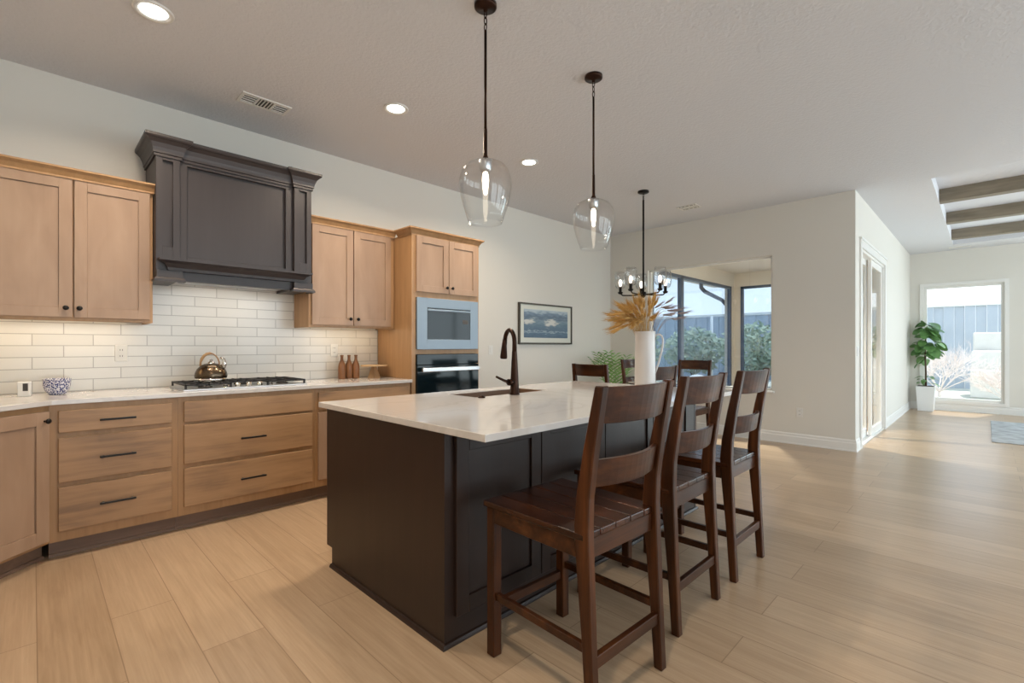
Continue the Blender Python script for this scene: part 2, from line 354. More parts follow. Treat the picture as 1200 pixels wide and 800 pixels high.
def mat_painting():
    m, N, L, b = new_mat('seascape_paint')
    t = N.new('ShaderNodeTexCoord'); sp = N.new('ShaderNodeSeparateXYZ'); L.new(t.outputs['Generated'], sp.inputs[0])
    n = N.new('ShaderNodeTexNoise'); n.inputs['Scale'].default_value = 5; n.inputs['Detail'].default_value = 7
    mp = N.new('ShaderNodeMapping'); mp.inputs['Scale'].default_value = (1.4, 1, 2.6); L.new(t.outputs['Generated'], mp.inputs[0]); L.new(mp.outputs[0], n.inputs[0])
    a = N.new('ShaderNodeMath'); a.operation = 'MULTIPLY_ADD'; a.inputs[1].default_value = .5; L.new(n.outputs['Fac'], a.inputs[0])
    s2 = N.new('ShaderNodeMath'); s2.operation = 'SUBTRACT'; s2.inputs[1].default_value = .25; L.new(sp.outputs['Z'], s2.inputs[0]); L.new(s2.outputs[0], a.inputs[2])
    rp = N.new('ShaderNodeValToRGB'); e = rp.color_ramp.elements
    e[0].position = 0; e[0].color = (.075, .125, .19, 1); e[1].position = 1; e[1].color = (.42, .50, .56, 1)
    for p, c in ((.18, (.10, .17, .24)), (.22, (.30, .38, .43)), (.27, (.10, .16, .23)), (.45, (.12, .19, .25)), (.56, (.16, .24, .30)), (.62, (.20, .27, .33)), (.74, (.11, .16, .22)), (.86, (.17, .24, .32)), (.93, (.36, .44, .50))):
        q = e.new(p); q.color = (*c, 1)
    L.new(a.outputs[0], rp.inputs[0]); col = rp.outputs[0]
    # pale cloud-like surf clumps
    for (cx, cz, rx, rz) in ((.60, .55, .17, .15), (.10, .58, .12, .12)):
        v = N.new('ShaderNodeCombineXYZ'); 
        dx = N.new('ShaderNodeMath'); dx.operation = 'MULTIPLY_ADD'; dx.inputs[1].default_value = 1 / rx; dx.inputs[2].default_value = -cx / rx; L.new(sp.outputs['X'], dx.inputs[0])
        dz = N.new('ShaderNodeMath'); dz.operation = 'MULTIPLY_ADD'; dz.inputs[1].default_value = 1 / rz; dz.inputs[2].default_value = -cz / rz; L.new(sp.outputs['Z'], dz.inputs[0])
        L.new(dx.outputs[0], v.inputs[0]); L.new(dz.outputs[0], v.inputs[1])
        ln = N.new('ShaderNodeVectorMath'); ln.operation = 'LENGTH'; L.new(v.outputs[0], ln.inputs[0])
        ns = N.new('ShaderNodeMath'); ns.operation = 'MULTIPLY_ADD'; ns.inputs[1].default_value = 3.2; L.new(n.outputs['Fac'], ns.inputs[0]); L.new(ln.outputs['Value'], ns.inputs[2])
        r2 = N.new('ShaderNodeMapRange'); r2.inputs[1].default_value = 2.65; r2.inputs[2].default_value = 2.0; L.new(ns.outputs[0], r2.inputs[0])
        mx = N.new('ShaderNodeMix'); mx.data_type = 'RGBA'; mx.inputs[7].default_value = (.60, .60, .56, 1)
        L.new(r2.outputs[0], mx.inputs[0]); L.new(col, mx.inputs[6]); col = mx.outputs[2]
    L.new(col, b.inputs['Base Color']); b.inputs['Roughness'].default_value = .5
    return m
M['painting'] = mat_painting()
def mat_bowl():
    m, N, L, b = new_mat('blue_white_bowl_glaze')
    t = N.new('ShaderNodeTexCoord'); v = N.new('ShaderNodeTexVoronoi'); v.inputs['Scale'].default_value = 120
    L.new(t.outputs['Object'], v.inputs['Vector'])
    rp = N.new('ShaderNodeValToRGB'); rp.color_ramp.interpolation = 'CONSTANT'; e = rp.color_ramp.elements
    e[0].color = (.06, .07, .19, 1); e[1].position = .50; e[1].color = (.60, .60, .66, 1)
    L.new(v.outputs['Distance'], rp.inputs[0]); L.new(rp.outputs[0], b.inputs['Base Color']); b.inputs['Roughness'].default_value = .25
    return m
M['bowl'] = mat_bowl()

# ================================================================== SETTING
CEIL = 3.07; YL = 4.45; XB = 6.80; YH = 1.09; XF = 12.40; XS = -0.88; YR = -4.5
struct(MB().box(XS - .15, XF + .15, YR - .15, YL + .15, -.12, 0).build('floor', M['floor']))
# main ceiling with a recessed tray over the living room
c = MB(); TX0, TX1, TY0, TY1 = 6.93, 11.72, -3.6, .43
c.box(XS - .15, TX0, YR - .15, YL + .15, CEIL, 3.36); c.box(TX1, XF + .15, YR - .15, YL + .15, CEIL, 3.36)
c.box(TX0, TX1, TY1, YL + .15, CEIL, 3.36); c.box(TX0, TX1, YR - .15, TY0, CEIL, 3.36); c.box(TX0, TX1, TY0, TY1, 3.235, 3.36)
struct(c.build('ceiling', M['ceiling']))
struct(MB().box(XS - .15, XB, YL, YL + .15, 0, CEIL).build('wall_left', M['wall']))
struct(MB().box(XS - .15, XS, YR, YL, 0, CEIL).build('wall_side', M['wall']))
# back wall of the dining area with the opening to the sunroom
OY0, OY1, OZ0, OZ1 = 1.984, 3.767, .655, 2.425; TB = .14
w = MB(); w.box(XB, XB + TB, OY1, YL + .15, 0, CEIL); w.box(XB, XB + TB, YH + .12, OY0, 0, CEIL)
w.box(XB, XB + TB, OY0, OY1, 0, OZ0); w.box(XB, XB + TB, OY0, OY1, OZ1, CEIL)
struct(w.build('wall_back', M['wall']))
# hall wall with the sliding door
DX0, DX1, DZ1 = 7.13, 8.98, 2.44
w = MB(); w.box(XB, DX0, YH, YH + .12, 0, CEIL); w.box(DX1, XF, YH, YH + .12, 0, CEIL); w.box(DX0, DX1, YH, YH + .12, DZ1, CEIL)
struct(w.build('wall_hall', M['wall']))
# far wall: window in view and a second one further right
FY0, FY1, FZ0, FZ1 = -.23, .88, .20, 2.40
GY0, GY1 = -3.8, -1.1
w = MB(); w.box(XF, XF + .15, YR, GY0, 0, CEIL); w.box(XF, XF + .15, GY1, FY0, 0, CEIL); w.box(XF, XF + .15, FY1, YH + .12, 0, CEIL)
for a, b_ in ((GY0, GY1), (FY0, FY1)): w.box(XF, XF + .15, a, b_, 0, FZ0); w.box(XF, XF + .15, a, b_, FZ1, CEIL)
struct(w.build('wall_far', M['wall']))
# wall beside the living room, three large windows (off to the right of the view)
w = MB(); xs = XS - .15
for x, wd in ((1.4, 3.0), (5.2, 3.4), (9.6, 3.4)):
    w.box(xs, x - wd / 2, YR - .15, YR, 0, CEIL); w.box(x - wd / 2, x + wd / 2, YR - .15, YR, 0, .1); w.box(x - wd / 2, x + wd / 2, YR - .15, YR, 2.8, CEIL); xs = x + wd / 2
w.box(xs, XF + .15, YR - .15, YR, 0, CEIL)
struct(w.build('wall_right', M['wall']))
# baseboards
BB = [(0, 0), (.018, 0), (.018, .015), (.014, .02), (.014, .095), (.010, .105), (.010, .125), (.004, .14), (0, .14)]
struct(MB().sweep([(XB, 3.2), (XB, YH), (DX0 - .09, YH)], BB).build('baseboard_back', M['trim']))
struct(MB().sweep([(DX1 + .09, YH), (XF, YH), (XF, -4.45)], BB).build('baseboard_far', M['trim']))
struct(MB().sweep([(3.345, YL), (XB, YL), (XB, 3.2)], BB).build('baseboard_left', M['trim']))

# window 1: the large fixed pane between dining area and sunroom
fr = MB(); t_ = .025
fr.box(XB + .05, XB + .10, OY0, OY0 + t_, OZ0, OZ1); fr.box(XB + .05, XB + .10, OY1 - t_, OY1, OZ0, OZ1)
fr.box(XB + .05, XB + .10, OY0, OY1, OZ1 - t_, OZ1); fr.box(XB + .05, XB + .10, OY0, OY1, OZ0, OZ0 + t_)
w1 = struct(fr.build('window_1', M['trim'], org=(XB + .07, (OY0 + OY1) / 2, OZ0)))
def child_world(mb, name, mat, parent, **k): return mb.build(name, mat, parent, org=parent.location, **k)
child_world(MB().box(XB + .072, XB + .078, OY0 + t_, OY1 - t_, OZ0 + t_, OZ1 - t_), 'window_glass', M['glass'], w1)
struct(MB().box(XB - .03, XB + .05, OY0 - .03, OY1 + .03, OZ0 - .025, OZ0).build('trim_1', M['trim'], bev=.004))
# window 2: far picture window with white casing
def casing(mb, x0, x1, y0, y1, z0, z1, cw):
    mb.box(x0, x1, y0 - cw, y0, z0 - cw, z1 + cw); mb.box(x0, x1, y1, y1 + cw, z0 - cw, z1 + cw)
    mb.box(x0, x1, y0, y1, z1, z1 + cw); mb.box(x0, x1, y0, y1, z0 - cw, z0); return mb
def picture_window(n, y0, y1):
    mb = casing(MB(), XF - .02, XF, y0, y1, FZ0, FZ1, .06)
    s = .045
    mb.box(XF + .02, XF + .09, y0, y0 + s, FZ0, FZ1); mb.box(XF + .02, XF + .09, y1 - s, y1, FZ0, FZ1)
    mb.box(XF + .02, XF + .09, y0 + s, y1 - s, FZ1 - s, FZ1); mb.box(XF + .02, XF + .09, y0 + s, y1 - s, FZ0, FZ0 + s)
    o = struct(mb.build('window_%d' % n, M['trim'], org=(XF, (y0 + y1) / 2, FZ0)))
    child_world(MB().box(XF + .05, XF + .056, y0 + s, y1 - s, FZ0 + s, FZ1 - s), 'window_glass', M['glass'], o)
picture_window(2, FY0, FY1); picture_window(5, GY0, GY1)
for i, (x, wd) in enumerate(((1.4, 3.0), (5.2, 3.4), (9.6, 3.4))):
    mb = MB(); a, b_ = x - wd / 2, x + wd / 2
    for p, q in ((a, a + .05), (b_ - .05, b_), (x - .03, x + .03)): mb.box(p, q, YR - .11, YR - .04, .1, 2.8)
    mb.box(a, b_, YR - .11, YR - .04, .1, .15); mb.box(a, b_, YR - .11, YR - .04, 2.75, 2.8)
    struct(mb.build('window_%d' % (6 + i), M['trim'], org=(x, YR, .1)))
# sliding door in the hall wall: casing, frame, two glazed panels, handle
mb = MB(); cw = .09
mb.box(DX0 - cw, DX0, YH - .02, YH, 0, DZ1 + cw); mb.box(DX1, DX1 + cw, YH - .02, YH, 0, DZ1 + cw); mb.box(DX0, DX1, YH - .02, YH, DZ1, DZ1 + cw)
mb.box(DX0 - cw - .015, DX1 + cw + .015, YH - .03, YH, DZ1 + cw, DZ1 + cw + .03)
mb.box(DX0, DX0 + .03, YH, YH + .12, 0, DZ1); mb.box(DX1 - .03, DX1, YH, YH + .12, 0, DZ1); mb.box(DX0 + .03, DX1 - .03, YH, YH + .12, DZ1 - .03, DZ1)
mb.box(DX0 + .03, DX1 - .03, YH, YH + .12, 0, .02)
d1 = struct(mb.build('door_1', M['trim'], org=(DX0, YH, 0)))
for k, (a, b_, y) in enumerate(((DX0 + .03, 8.09, YH + .075), (8.02, DX1 - .03, YH + .02))):
    p = MB(); st = .07
    p.box(a, a + st, y, y + .035, .02, DZ1 - .03); p.box(b_ - st, b_, y, y + .035, .02, DZ1 - .03)
    p.box(a + st, b_ - st, y, y + .035, DZ1 - .11, DZ1 - .03); p.box(a + st, b_ - st, y, y + .035, .02, .12)
    pn = child_world(p, 'door_panel', M['trim'], d1)
    MB().box(a + st, b_ - st, y + .014, y + .02, .12, DZ1 - .11).build('door_glass', M['glass'], pn, org=d1.location)
    if k: MB().box(b_ - .045, b_ - .02, y - .03, y, .95, 1.20).build('door_handle', M['trim'], pn, org=d1.location)

# sunroom beyond the opening
SX, SY, SZ = 10.4, 3.76, 2.757
struct(MB().box(XB + TB, SX + .15, YH + .12, SY + .15, SZ, SZ + .1).build('ceiling_sunroom', M['wall']))
WX0, WX1, WZ0, WZ1 = 6.96, 10.28, .36, 2.478; EY0, EY1 = 1.55, 3.64
w = MB(); w.box(XB + TB, WX0, SY, SY + .15, 0, SZ); w.box(WX1, SX + .15, SY, SY + .15, 0, SZ); w.box(WX0, WX1, SY, SY + .15, 0, WZ0); w.box(WX0, WX1, SY, SY + .15, WZ1, SZ)
struct(w.build('wall_sunroom_left', M['stucco']))
w = MB(); w.box(SX, SX + .15, YH + .12, EY0, 0, SZ); w.box(SX, SX + .15, EY1, SY, 0, SZ); w.box(SX, SX + .15, EY0, EY1, 0, WZ0); w.box(SX, SX + .15, EY0, EY1, WZ1, SZ)
struct(w.build('wall_sunroom_back', M['stucco']))
mb = MB(); s = .05
mb.box(WX0, WX0 + s, SY + .01, SY + .08, WZ0, WZ1); mb.box(WX1 - s, WX1, SY + .01, SY + .08, WZ0, WZ1); mb.box(7.97, 8.07, SY + .01, SY + .08, WZ0, WZ1)
mb.box(WX0, WX1, SY + .01, SY + .08, WZ0, WZ0 + s); mb.box(WX0, WX1, SY + .01, SY + .08, WZ1 - s, WZ1)
w3 = struct(mb.build('window_3', M['winframe'], org=(WX0, SY, WZ0)))
child_world(MB().box(WX0 + s, WX1 - s, SY + .042, SY + .048, WZ0 + s, WZ1 - s), 'window_glass', M['tinted'], w3)
mb = MB()
mb.box(SX + .01, SX + .08, EY0, EY0 + s, WZ0, WZ1); mb.box(SX + .01, SX + .08, EY1 - s, EY1, WZ0, WZ1)
mb.box(SX + .01, SX + .08, EY0, EY1, WZ0, WZ0 + s); mb.box(SX + .01, SX + .08, EY0, EY1, WZ1 - s, WZ1)
w4 = struct(mb.build('window_4', M['winframe'], org=(SX, EY0, WZ0)))
child_world(MB().box(SX + .042, SX + .048, EY0 + s, EY1 - s, WZ0 + s, WZ1 - s), 'window_glass', M['tinted'], w4)

# backsplash tile, part of the left wall
bs = MB(); bs.box(XS + .01, 2.50, YL - .008, YL, .93, 1.41); bs.box(.592, 1.671, YL - .008, YL, 1.41, 1.76)
struct(bs.build('trim_2', M['tile']))

# ================================================================== OUTSIDE
struct(MB().box(XF + .15, 60, -30, 60, -.30, -.12).build('ground', M['lawn']))
struct(MB().box(-2, XF + .15, SY + .16, 60, -.30, -.12).build('ground', M['concrete']))
fb = MB(); fp = MB()
FX = 21.0
root = thing('metal_fence', (FX, 10, -.12), 'long grey-blue metal fence standing beyond the yard', 'fence')
y = -12.0
while y < 34: fb.box(FX + (.0 if int(y * 4) % 2 else .03), FX + .06, y, y + .245, -.12, 2.52); y += .25
fb.build('fence_panel', M['fence'], root, org=root.location)
MB().box(FX - .03, FX + .08, -12, 34, 2.52, 2.62).build('fence_cap', M['trim'], root, org=root.location)
# white pole in front of the fence
for px_, py_, lab in ((19.6, 7.98, 'thin white post in front of the fence, seen through the right sunroom pane'),):
    tag(MB().tube([(px_, py_, -.12), (px_, py_, 2.45)], .05).build('post', M['trim'], org=(px_, py_, -.12)), lab, 'post')
def leafball(mb, c, rx, rz, n, s, rnd):
    for _ in range(n):
        while True:
            p = Vector((rnd.uniform(-1, 1), rnd.uniform(-1, 1), rnd.uniform(-1, 1)))
            if .35 < p.length < 1: break
        q = Vector((c[0] + p.x * rx, c[1] + p.y * rx, c[2] + p.z * rz))
        a = Vector((rnd.uniform(-1, 1), rnd.uniform(-1, 1), rnd.uniform(-.6, 1))).normalized(); b_ = a.orthogonal().normalized()
        k = s * rnd.uniform(.6, 1.3)
        mb.add([q - a * k, q + b_ * k * .35, q + a * k, q - b_ * k * .35], [(0, 1, 2, 3)])
rnd = random.Random(3)
shr = [(17.6, 15.6, 1.25, 1.0), (17.8, 12.9, 1.2, 1.0), (17.2, 10.3, 1.25, 1.05), (17.6, 7.85, 1.05, .9), (17.0, 5.55, 1.1, .95), (17.6, 3.35, .95, .9)]
labs = ['leafy green shrub at the fence, left edge of the left sunroom pane', 'leafy green shrub by the fence behind the wheat bouquet', 'broad green shrub in the middle of the left sunroom pane', 'small green shrub beside the sunroom corner post', 'green shrub behind the white post in the right sunroom pane', 'green shrub at the right edge of the right sunroom pane']
for (x, y, r_, h), lb in zip(shr, labs):
    t = thing('shrub', (x, y, -.12), lb, 'shrub', 'shrubs along the fence')
    mb = MB(); leafball(mb, (x, y, .62 + h * .5), r_, h, 1300, .14, rnd); mb.build('foliage', M['bush'], t, org=t.location)
    mb = MB()
    for k in range(5): a = k * 1.26; mb.tube([(x, y, -.12), (x + math.cos(a) * .15, y + math.sin(a) * .15, .4), (x + math.cos(a) * .5, y + math.sin(a) * .5, 1.0)], .025, 5)
    mb.build('stem', M['bark'], t, org=t.location)
# pale bare tree seen through the far window
def branch(mb, p, d, l, r_, lev, rnd):
    q = p + d * l; mb.tube([p, p.lerp(q, .5) + Vector((rnd.uniform(-1, 1), rnd.uniform(-1, 1), 0)) * l * .05, q], [r_, r_ * .85, r_ * .65], 5, caps=False)
    if lev == 0: return
    for _ in range(4 if lev > 1 else 5):
        e = (d + Vector((rnd.uniform(-.9, .9), rnd.uniform(-.9, .9), rnd.uniform(-.35, .6)))).normalized()
        branch(mb, p.lerp(q, rnd.uniform(.45, 1)), e, l * rnd.uniform(.55, .8), r_ * .6, lev - 1, rnd)
for (x, y, lab, sd, kk) in ((15.3, .80, 'bare pinkish tree outside the far window, nearer its left side', 5, .62), (13.75, -.30, 'bare pinkish tree outside the far window, at its right edge', 8, .42)):
    t = thing('bare_tree', (x, y, -.12), lab, 'tree', 'bare trees outside the far window')
    rn = random.Random(sd); mb = MB(); tr = MB(); tr.tube([(x, y, -.12), (x, y, .2)], [.035, .03], 7); tr.build('trunk', M['twig'], t, org=t.location)
    for k in range(13):
        a = k * .4833; up_ = .45 + .9 * (k % 3) / 2; branch(mb, Vector((x, y, .15)), Vector((math.cos(a) * .7, math.sin(a) * .7, up_)).normalized(), kk, .012, 3, rn)
    mb.build('branches', M['twig'], t, org=t.location)
for i, (x, y, wd, h, lab) in enumerate(((17.3, .0, .62, .62, 'lower pale stone block outside the far window'), (17.9, -.02, .62, 1.12, 'middle pale stone block outside the far window'), (18.5, -.06, .66, 1.62, 'rear pale stone block, tallest outside the far window'))):
    tag(MB().box(x, x + .45, y - wd / 2, y + wd / 2, -.12, h).build('stone_block', M['stone'], org=(x, y, -.12), bev=.03), lab, 'stone block', 'stone blocks outside the far window')
gr = MB(); rg = random.Random(9)
for _ in range(900):
    x = rg.uniform(13.2, 15.2); y = rg.uniform(3, 13); k = rg.uniform(.03, .11); z = -.12
    vs = [(x + math.cos(a) * k * rg.uniform(.7, 1.1), y + math.sin(a) * k * rg.uniform(.7, 1.1), z) for a in (0, 1.26, 2.5, 3.77, 5.0)] + [(x, y, z + k * .8)]
    gr.add(vs, [(i, (i + 1) % 5, 5) for i in range(5)])
g = gr.build('gravel', M['stone']); g['kind'] = 'stuff'; tag(g, 'pale gravel scattered over the yard outside the sunroom', 'gravel')
for (x, y, r_, lab) in ((12.62, 8.6, .45, 'large pale boulder outside the left sunroom pane, behind the white jug handle'), (15.75, 6.9, .4, 'large pale boulder low in the right sunroom pane')):
    mb = MB(); rb = random.Random(int(x)); ph = [rb.uniform(.85, 1.15) for _ in range(9)]
    mb.lathe([(r_ * 1.0, 0), (r_ * 1.05, r_ * .3), (r_ * .85, r_ * .7), (r_ * .45, r_ * .95), (.02, r_ * 1.02)], (x, y, -.12), 9, capb=True)
    mb.v = [(x + (a - x) * ph[i % 9], y + (b_ - y) * ph[i % 9], c_) for i, (a, b_, c_) in enumerate(mb.v)]
    tag(mb.build('boulder', M['stone'], org=(x, y, -.12)), lab, 'boulder')
dsp = MB().tube([(9.35, 4.02, 2.56), (9.37, 4.02, 2.40), (9.5, 4.0, 2.33), (10.3, 3.97, 2.21), (10.58, 3.97, 2.1), (10.62, 3.97, 1.9), (10.62, 3.97, -.12)], .04, 8).build('downspout', M['winframe'], org=(9.35, 4.02, -.12))
tag(dsp, 'bent grey downspout outside the left sunroom window near the corner', 'downspout')
tag(MB().box(7.0, 10.9, SY + .16, SY + .62, 2.56, 2.70).build('roof_eave', M['stucco'], org=(9, SY + .3, 2.56)), 'beige roof eave over the left sunroom window', 'eave')

# ================================================================== KITCHEN RUN
KT = .93; KB = .90                                   # countertop top / underside
FY = 3.82                                            # base cabinet face
SQ = Frame((0, 0), (1, 0), (0, -1))                  # faces the room from the left wall
def shaker(fr, a0, a1, z0, z1, d0, th=.02, rail=.062, inset=.009):
    m = MB()
    m.fbox(fr, a0, a0 + rail, d0, d0 + th, z0, z1); m.fbox(fr, a1 - rail, a1, d0, d0 + th, z0, z1)
    m.fbox(fr, a0 + rail, a1 - rail, d0, d0 + th, z1 - rail, z1); m.fbox(fr, a0 + rail, a1 - rail, d0, d0 + th, z0, z0 + rail)
    m.fbox(fr, a0 + rail, a1 - rail, d0, d0 + th - inset, z0 + rail, z1 - rail)
    return m
def knob(fr, a, d, z):
    p = fr.p(a, d, z); n = fr.n
    return MB().lathe([(.006, 0), (.005, .012), (.013, .018), (.0155, .024), (.012, .030), (.0, .032)], tuple(p), 14, ax=n)
def bar_pull(fr, a0, a1, d, z):
    m = MB(); m.fbox(fr, a0, a1, d + .022, d + .034, z - .006, z + .006)
    m.fbox(fr, a0 + .012, a0 + .022, d, d + .024, z - .005, z + .005); m.fbox(fr, a1 - .022, a1 - .012, d, d + .024, z - .005, z + .005)
    return m
def toe(t, path):
    MB().sweep(path, [(0, 0), (.012, 0), (.012, .105), (0, .105)]).build('toe_kick', M['toe'], t, org=t.location)
    MB().sweep(path, [(.0121, 0), (.026, 0), (.025, .009), (.019, .018), (.0121, .019)]).build('shoe_moulding', M['toe'], t, org=t.location)
def base_cab(x0, x1, label, drawers=(), door=None, top_false=None):
    t = thing('base_cabinet', ((x0 + x1) / 2, 4.13, 0), label, 'cabinet', 'base cabinets on the left wall'); L0 = t.location
    b = MB(); b.box(x0, x1, FY + .02, YL - .01, .105, KB)
    b.build('body', M['oakb'], t, org=L0)
    f = MB()                                          # face frame
    fx0, fx1 = drawers[0][0], drawers[0][1]
    f.box(x0, fx0 + .012, FY, FY + .02, .105, KB); f.box(fx1 - .012, x1, FY, FY + .02, .105, KB); f.box(fx0 + .012, fx1 - .012, FY, FY + .02, .105, KB)
    f.build('face_frame', M['oakb'], t, org=L0)
    for (a0, a1, z0, z1, pull) in drawers:
        d = MB().box(a0, a1, FY - .02, FY, z0, z1).build('drawer', M['oakh'], t, org=L0, bev=.004, bseg=2)
        if pull: bar_pull(SQ, pull[0], pull[1], -(FY - .02), pull[2]).build('handle', M['black'], d, org=L0, bev=.002)
    if door:
        for (a0, a1, z0, z1, kx) in door:
            d = shaker(SQ, a0, a1, z0, z1, -FY).build('door', M['oak'], t, org=L0, bev=.0015)
            knob(SQ, kx, -(FY - .02), z1 - .05).build('knob', M['black'], d, org=L0)
    toe(t, [(x0, FY + .09), (x1, FY + .09)])
    return t
base_cab(.066, .681, 'wooden base cabinet with three drawers and three black bar pulls, below the blue patterned bowl',
         ((.104, .648, .735, .865, (.285, .458, .797)), (.104, .648, .446, .706, (.285, .458, .574)), (.104, .648, .165, .420, (.285, .458, .294))))
base_cab(.682, 1.594, 'wooden base cabinet with wide drawers under the gas cooktop',
         ((.714, 1.57, .728, .868, None), (.714, 1.57, .450, .711, (1.050, 1.220, .580)), (.714, 1.57, .162, .421, (1.050, 1.220, .289))))
base_cab(1.595, 2.488, 'wooden base cabinet partly hidden behind the dark island, below the amber bottles',
         ((1.62, 2.46, .728, .868, None),), door=((1.62, 2.035, .165, .705, 1.99), (2.045, 2.46, .165, .705, 2.09)))
# diagonal corner cabinet at the left edge
dg = Vector((-.7071, -.7071)); P0 = Vector((.065, FY)); P1 = P0 + dg * .47
t = thing('corner_base_cabinet', (-.35, 4.0, 0), 'pale wooden diagonal corner base cabinet at the left edge of the photo', 'cabinet'); L0 = t.location
MB().prism([(P0.x, P0.y + .001), (P0.x, YL - .01), (XS + .01, YL - .01), (XS + .01, P1.y), (P1.x, P1.y)], .105, KB).build('body', M['oakb'], t, org=L0)
DG = Frame((P1.x, P1.y), (.7071, .7071), (.7071, -.7071))
d = shaker(DG, .02, .455, .125, .868, .0, rail=.075).build('door', M['oak'], t, org=L0, bev=.0015)
knob(DG, .425, .02, .815).build('knob', M['black'], d, org=L0)
q0 = P0 + Vector((-.037, .09)); q1 = q0 + dg * .50
toe(t, [tuple(q1), tuple(q0)])
t = thing('base_cabinet', (-.58, 2.75, 0), 'wooden base cabinet along the side wall beyond the left edge of the photo', 'cabinet'); L0 = t.location
MB().box(XS + .01, P1.x - .001, 2.05, P1.y - .001, .105, KB).build('body', M['oakb'], t, org=L0)
EF = Frame((P1.x - .001, 2.05), (0, 1), (1, 0))
for a in (.02, .72): shaker(EF, a, a + .68, .125, .868, 0).build('door', M['oak'], t, org=L0)
toe(t, [(P1.x - .09, 2.05), (P1.x - .09, P1.y - .03)])
# worktop
ov = .028
a = (P0.x + .012, FY - ov); b_ = (P1.x + ov, P1.y - .012)
o = MB().prism([a, (2.497, FY - ov), (2.497, YL - .01), (XS + .01, YL - .01), (XS + .01, 2.03), (b_[0], 2.03), b_], KB + .001, KT).build('countertop', M['quartz'], org=(.5, 4.1, KB), bev=.003, bseg=2)
tag(o, 'white quartz countertop running along the tiled left wall', 'countertop')

# crown helper
def wall_crown(t, path, z0, z1, out, mat):
    h = z1 - z0
    MB().sweep(path, [(0, z0), (.006, z0), (.006, z0 + .2 * h), (.3 * out, z0 + .35 * h), (.55 * out, z0 + .6 * h), (.95 * out, z0 + .8 * h), (out, z0 + .82 * h), (out, z1), (0, z1)]).build('crown_moulding', mat, t, org=t.location)
UF = 4.12
def upper_cab(x0, x1, z0, z1, doors, label, knobs, crown_path, led=None):
    t = thing('wall_cabinet', ((x0 + x1) / 2, 4.28, z0), label, 'cabinet', 'wall cabinets above the backsplash'); L0 = t.location
    b = MB(); b.box(x0, x1, UF, YL - .01, z0 + .02, z1); b.box(x0, x1, UF, UF + .02, z0, z0 + .02); b.box(x0, x0 + .018, UF + .02, YL - .01, z0, z0 + .02); b.box(x1 - .018, x1, UF + .02, YL - .01, z0, z0 + .02)
    b.build('body', M['oakb'], t, org=L0)
    for (a0, a1), k in zip(doors, knobs):
        d = shaker(SQ, a0, a1, z0 + .022, z1 - .005, -UF).build('door', M['oak'], t, org=L0, bev=.0015)
        knob(SQ, k, -(UF - .02), z0 + .08).build('knob', M['black'], d, org=L0)
    wall_crown(t, crown_path, z1 - .005, z1 + .058, .042, M['oakb'])
    if led:
        MB().box(led[0], led[1], 4.27, 4.30, z0 + .008, z0 + .0195).build('light_strip', M['led'], t, org=L0)
        lamp('under_cabinet_light', 'AREA', ((led[0] + led[1]) / 2, 4.285, z0 + .004), 1.0 * (led[1] - led[0]), (1.0, .78, .5), size=led[1] - led[0], size_y=.03)
    return t
upper_cab(-.86, .590, 1.400, 2.298, ((-.22, .177), (.186, .572)), 'two-door wooden wall cabinet left of the dark range hood', (.146, .210), [(-.86, UF - .02), (.588, UF - .02), (.588, UF + .004)], led=(-.6, .50))
upper_cab(1.668, 2.497, 1.405, 2.298, ((1.692, 2.066), (2.074, 2.455)), 'two-door wooden wall cabinet between the range hood and the oven tower', (2.032, 2.106), [(1.668, UF - .02), (2.497, UF - .02)], led=(1.78, 2.42))

# oven tower
TX0_, TX1_, TF = 2.505, 3.335, 3.82
t = thing('oven_tower_cabinet', (2.92, 4.12, 0), 'tall wooden cabinet holding the built-in microwave and oven', 'cabinet'); L0 = t.location
b = MB(); b.box(TX0_, TX0_ + .02, TF, YL - .01, 0, 2.298); b.box(TX1_ - .02, TX1_, TF, YL - .01, 0, 2.298); b.box(TX0_ + .02, TX1_ - .02, YL - .03, YL - .01, .105, 2.298)
b.box(TX0_ + .02, TX1_ - .02, TF + .04, YL - .03, 2.278, 2.298); b.box(TX0_ + .02, TX1_ - .02, TF + .02, YL - .03, 1.715, 1.745); b.box(TX0_ + .02, TX1_ - .02, TF + .02, YL - .03, 1.165, 1.203); b.box(TX0_ + .02, TX1_ - .02, TF + .02, YL - .03, .105, .47)
b.build('body', M['oakb'], t, org=L0)
f = MB()
f.box(TX0_ + .02, TX0_ + .045, TF, TF + .02, .105, 2.298); f.box(TX1_ - .045, TX1_ - .02, TF, TF + .02, .105, 2.298)
for z0, z1 in ((1.705, 1.76), (1.163, 1.207), (.43, .475), (2.27, 2.298), (.105, .13)): f.box(TX0_ + .045, TX1_ - .045, TF, TF + .02, z0, z1)
f.build('face_frame', M['oakb'], t, org=L0)
for a0, a1, k in ((2.55, 2.925, 2.895), (2.932, 3.305, 2.962)):
    d = shaker(SQ, a0, a1, 1.757, 2.285, -TF).build('door', M['oak'], t, org=L0, bev=.0015)
    knob(SQ, k, -(TF - .02), 1.815).build('knob', M['black'], d, org=L0)
d = MB().box(2.55, 3.305, TF - .02, TF, .15, .43).build('drawer', M['oakh'], t, org=L0, bev=.003)
bar_pull(SQ, 2.84, 3.01, -(TF - .02), .30).build('handle', M['black'], d, org=L0)
wall_crown(t, [(TX0_, UF - .066), (TX0_, TF), (TX1_, TF), (TX1_, YL - .012)], 2.288, 2.356, .045, M['oakb'])
toe(t, [(TX0_ + .021, TF + .09), (TX1_ - .021, TF + .09)])
